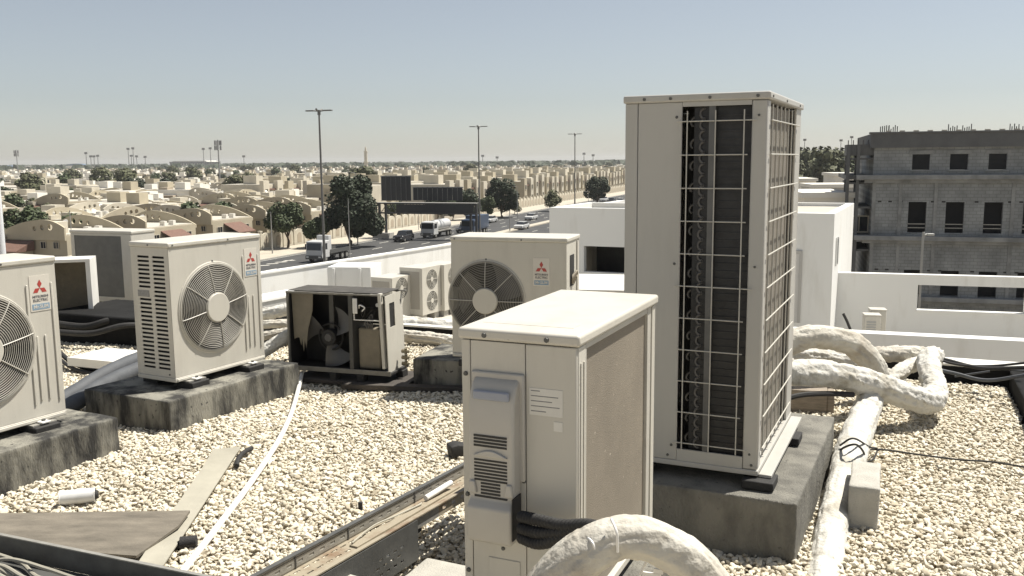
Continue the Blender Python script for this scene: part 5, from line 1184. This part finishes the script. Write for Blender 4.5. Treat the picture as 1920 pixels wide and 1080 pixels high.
# --- behind the stair block: white buildings and trees
def plain_building(px0, px1, pt, d, m, label, depth=9):
    a = pd(px0, pt, d); b = pd(px1, pt, d); t = empty('white_building', (a.x, a.y, ZS), -6, label, 'building'); W = (b-a).length; H = a.z-ZS
    MB().box(0, 0, 0, W, depth, H).build('wall', m, t); MB().box(-.2, -.2, H+.001, W+.2, depth+.2, H+.35).build('roof', WHITEH, t)
    for i in range(max(2, int(W/2.6))): add_window(t, .6+i*2.4, -.07, H-2.2, 0, .9, .8)
    return t
plain_building(1440, 1528, 340, 120, WHITEH, 'white flat roofed building with small windows behind the stair block')
plain_building(1566, 1602, 330, 110, WHITEH, 'white block squeezed beside the unfinished building', 6)
plain_building(1525, 1600, 352, 95, MATS['grey_panel'], 'grey low building with dark windows behind the stair block', 6)
plain_building(1508, 1598, 371, 60, WHITEH, 'bright white low roof just behind the stair block', 7)
for k in range(26):
    o = copy_tree(clump[k % 3]); p = pd(1480+k*6.5, 300, 330+r.uniform(-60, 60)); o.location = (p.x, p.y, ZS-.05); s = 1.4+.6*r.random(); o.scale = (s, s, s); tag(o, ('dark', 'green', 'olive')[k % 3]+' tree in the grove between stair block and unfinished building', 'tree', 'grove trees, '+('dark', 'green', 'olive')[k % 3])
# ================================================================== unfinished building
def brickmat():
    m = bpy.data.materials.new('concrete_blockwork'); m.use_nodes = True; n = m.node_tree.nodes; L = m.node_tree.links; p = n['Principled BSDF']; p.inputs['Roughness'].default_value = .95
    tc = n.new('ShaderNodeTexCoord'); mp = n.new('ShaderNodeMapping'); mp.inputs['Rotation'].default_value = (R(90), 0, 0); L.new(tc.outputs['Object'], mp.inputs[0])
    b = n.new('ShaderNodeTexBrick'); b.inputs['Scale'].default_value = 1; b.inputs['Brick Width'].default_value = .42; b.inputs['Row Height'].default_value = .21; b.inputs['Mortar Size'].default_value = .018; b.inputs['Color1'].default_value = (.285, .295, .295, 1); b.inputs['Color2'].default_value = (.25, .26, .26, 1); b.inputs['Mortar'].default_value = (.20, .206, .205, 1); b.inputs['Bias'].default_value = -.1
    L.new(mp.outputs[0], b.inputs[0]); nz = n.new('ShaderNodeTexNoise'); nz.inputs['Scale'].default_value = .9; nz.inputs['Detail'].default_value = 6; L.new(tc.outputs['Object'], nz.inputs[0])
    cr = n.new('ShaderNodeValToRGB'); L.new(nz.outputs[0], cr.inputs[0]); cr.color_ramp.elements[0].position = .3; cr.color_ramp.elements[0].color = (.72, .72, .72, 1); cr.color_ramp.elements[1].position = .65; cr.color_ramp.elements[1].color = (1.1, 1.1, 1.1, 1)
    mx = n.new('ShaderNodeMix'); mx.data_type = 'RGBA'; mx.blend_type = 'MULTIPLY'; mx.inputs[0].default_value = 1; L.new(b.outputs[0], mx.inputs[6]); L.new(cr.outputs[0], mx.inputs[7]); L.new(mx.outputs[2], p.inputs['Base Color'])
    return m
BRK = brickmat(); RAW = mat('raw_concrete', (.30, .305, .30), .95, 0, .8, .2, 8, c2=(.18, .184, .182), thr=(.35, .6)); RAWD = mat('dark_formwork', (.12, .122, .122), .95, .2, .8)
dB = 58.0; q = pd(1632, 437, dB); UB = empty('unfinished_building', (q.x, q.y, ZS), -17, 'unfinished grey concrete block building with empty window openings and rebar', 'building')
k = dB/FPX*1.01; zr = lambda row: (EYE-(row-296)*k)-ZS
WB = 17.0; top, par, l1, l2, l3 = zr(250), zr(279), zr(327), zr(438), zr(549)
wx = [2.25+2.16*i for i in range(7)]
holes = [rect(x, zr(319), x+1.03, zr(291)) for x in wx]+[rect(x-.08, zr(433), x+.97, zr(377)) for x in wx]+[rect(x-.15, zr(551), x+.90, zr(502)) for x in wx]+[rect(x-.15, 1.0, x+1.05, 3.0) for x in wx]
holed('block_wall', rect(0, 0, WB, par), holes, .25, BRK, UB)
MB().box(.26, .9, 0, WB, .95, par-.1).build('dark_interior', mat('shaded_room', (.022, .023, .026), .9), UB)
MB().box(-.0, .251, 0, .25, 13, par).build('side_wall', BRK, UB); MB().box(.251, 12.75, 0, WB, 13, par).build('rear_wall', BRK, UB)
for i, z in enumerate((l1, l2, l3)): 
    MB().box(-1.0, -.55, z-.32, WB, -.001, z-.02).build('ledge', RAW, UB, bevel=.03); MB().box(-.5, -.25, z-.52, WB, -.002, z-.321).build('ledge_beam', RAW, UB); MB().box(-1.6, .252, z-.32, -.001, 10, z-.05).build('side_slab', RAWD, UB)
    MB().box(.26, .26, z-.3, WB-.01, 12.7, z-.05).build('floor_slab', RAW, UB)
MB().box(-.25, -.3, par+.001, WB, -.0, top-.12).build('parapet_formwork', RAWD, UB); MB().box(-.35, -.38, top-.119, WB, .1, top).build('parapet_cap', RAWD, UB, bevel=.03); MB().box(-.25, .001, par+.001, .1, 12, top-.12).build('side_parapet', RAWD, UB)
for x in (.0, 1.55, 3.60, 7.93, 12.2): 
    MB().box(x+.02, -.045, 0, x+.22, -.001, l1-.53).build('column_strip', RAW, UB)
for x in wx: 
    MB().box(x-.2, -.05, zr(290)+.001, x+1.2, -.0015, zr(284)).build('lintel', RAW, UB); MB().box(x-.15, -.08, zr(322), x+1.15, -.0015, zr(319)-.001).build('sill', RAW, UB)
    for zz in (.28, .52): MB().box(x-.06, .02, zr(433)+zz, x+.95, .06, zr(433)+zz+.05).build('safety_rail', STEEL, UB)
hm = MB().box(0, -.004, 0, .22, -.0006, .1).mesh('putlog_hole', DARK)
r = random.Random(5)
for row in (378, 504):
    x = .35
    while x < 10:
        if not any(w_-.3 < x < w_+1.0 for w_ in wx): o = link('putlog_hole', hm, UB); o.location = (x, 0, zr(row))
        x += .62
rb = MB().cyl((0, 0, 0), (0, 0, 1), .03, None, 5).mesh('rebar', STEELD)
for xc in (.3, .8, 4.2, 5.0, 7.6, 8.3, 10.4, 11.0):
    for j in range(5): o = link('rebar', rb, UB); o.location = (xc+.12*j, -.1+.05*(j % 2), top-.02); o.scale = (1, 1, .2+.25*r.random())
for i in range(14): MB().box(.6+i*.8, -.37, top+.001, .9+i*.8, -.25, top+.07).build('formwork_clip', CONC3, UB)
# side balconies and scaffold
for zc in (zr(300), zr(345), zr(390), zr(470)):
    MB().box(-1.5, .3, zc, -.01, 6, zc+.12).build('balcony_slab', RAWD, UB)
for x in (-1.5, -.9):
    for y in (.25, 2.2): MB().box(x-.1, y-.1, 0, x+.1, y+.1, zr(272)).build('side_column', RAWD, UB)
MB().box(-1.62, .3, zr(292), -.002, 3, zr(272)).build('stair_head', RAWD, UB)
for i in range(5): MB().cyl((-1.55+i*.3, .2, zr(272)), (-1.55+i*.3, .2, zr(264)), .03, None, 5).build('rail_post', STEELD, UB)
# street lamp with curved head before it
p = pd(1731, 440, 45); t = empty('street_lamp', (p.x, p.y, ZS), 0, 'slim pale street lamp with a small curved head before the unfinished building', 'street lamp'); H = p.z-ZS
gl_ = mat('pale_lamp', (.36, .36, .34), .5)
MB().tube(catmull([(0, 0, 0), (0, 0, H*.5), (0, 0, H-.25), (.06, 0, H-.05), (.2, 0, H)], 6), .06, 8).build('pole', gl_, t, smooth=True); MB().box(.15, -.12, H-.06, .52, .12, H+.06).build('lamp_head', gl_, t, bevel=.03)
# ================================================================== haze
hz = MB().box(-6800, -400, ZS-1.2, 6800, 6900, 26).build('haze'); stuff(hz)
hm_ = bpy.data.materials.new('haze'); hm_.use_nodes = True; n = hm_.node_tree.nodes; n.remove(n['Principled BSDF']); pv = n.new('ShaderNodeVolumePrincipled'); pv.inputs['Density'].default_value = .00014; pv.inputs['Color'].default_value = (.90, .905, .90, 1); pv.inputs['Anisotropy'].default_value = .2
hm_.node_tree.links.new(pv.outputs[0], n['Material Output'].inputs['Volume']); hz.data.materials.append(hm_)
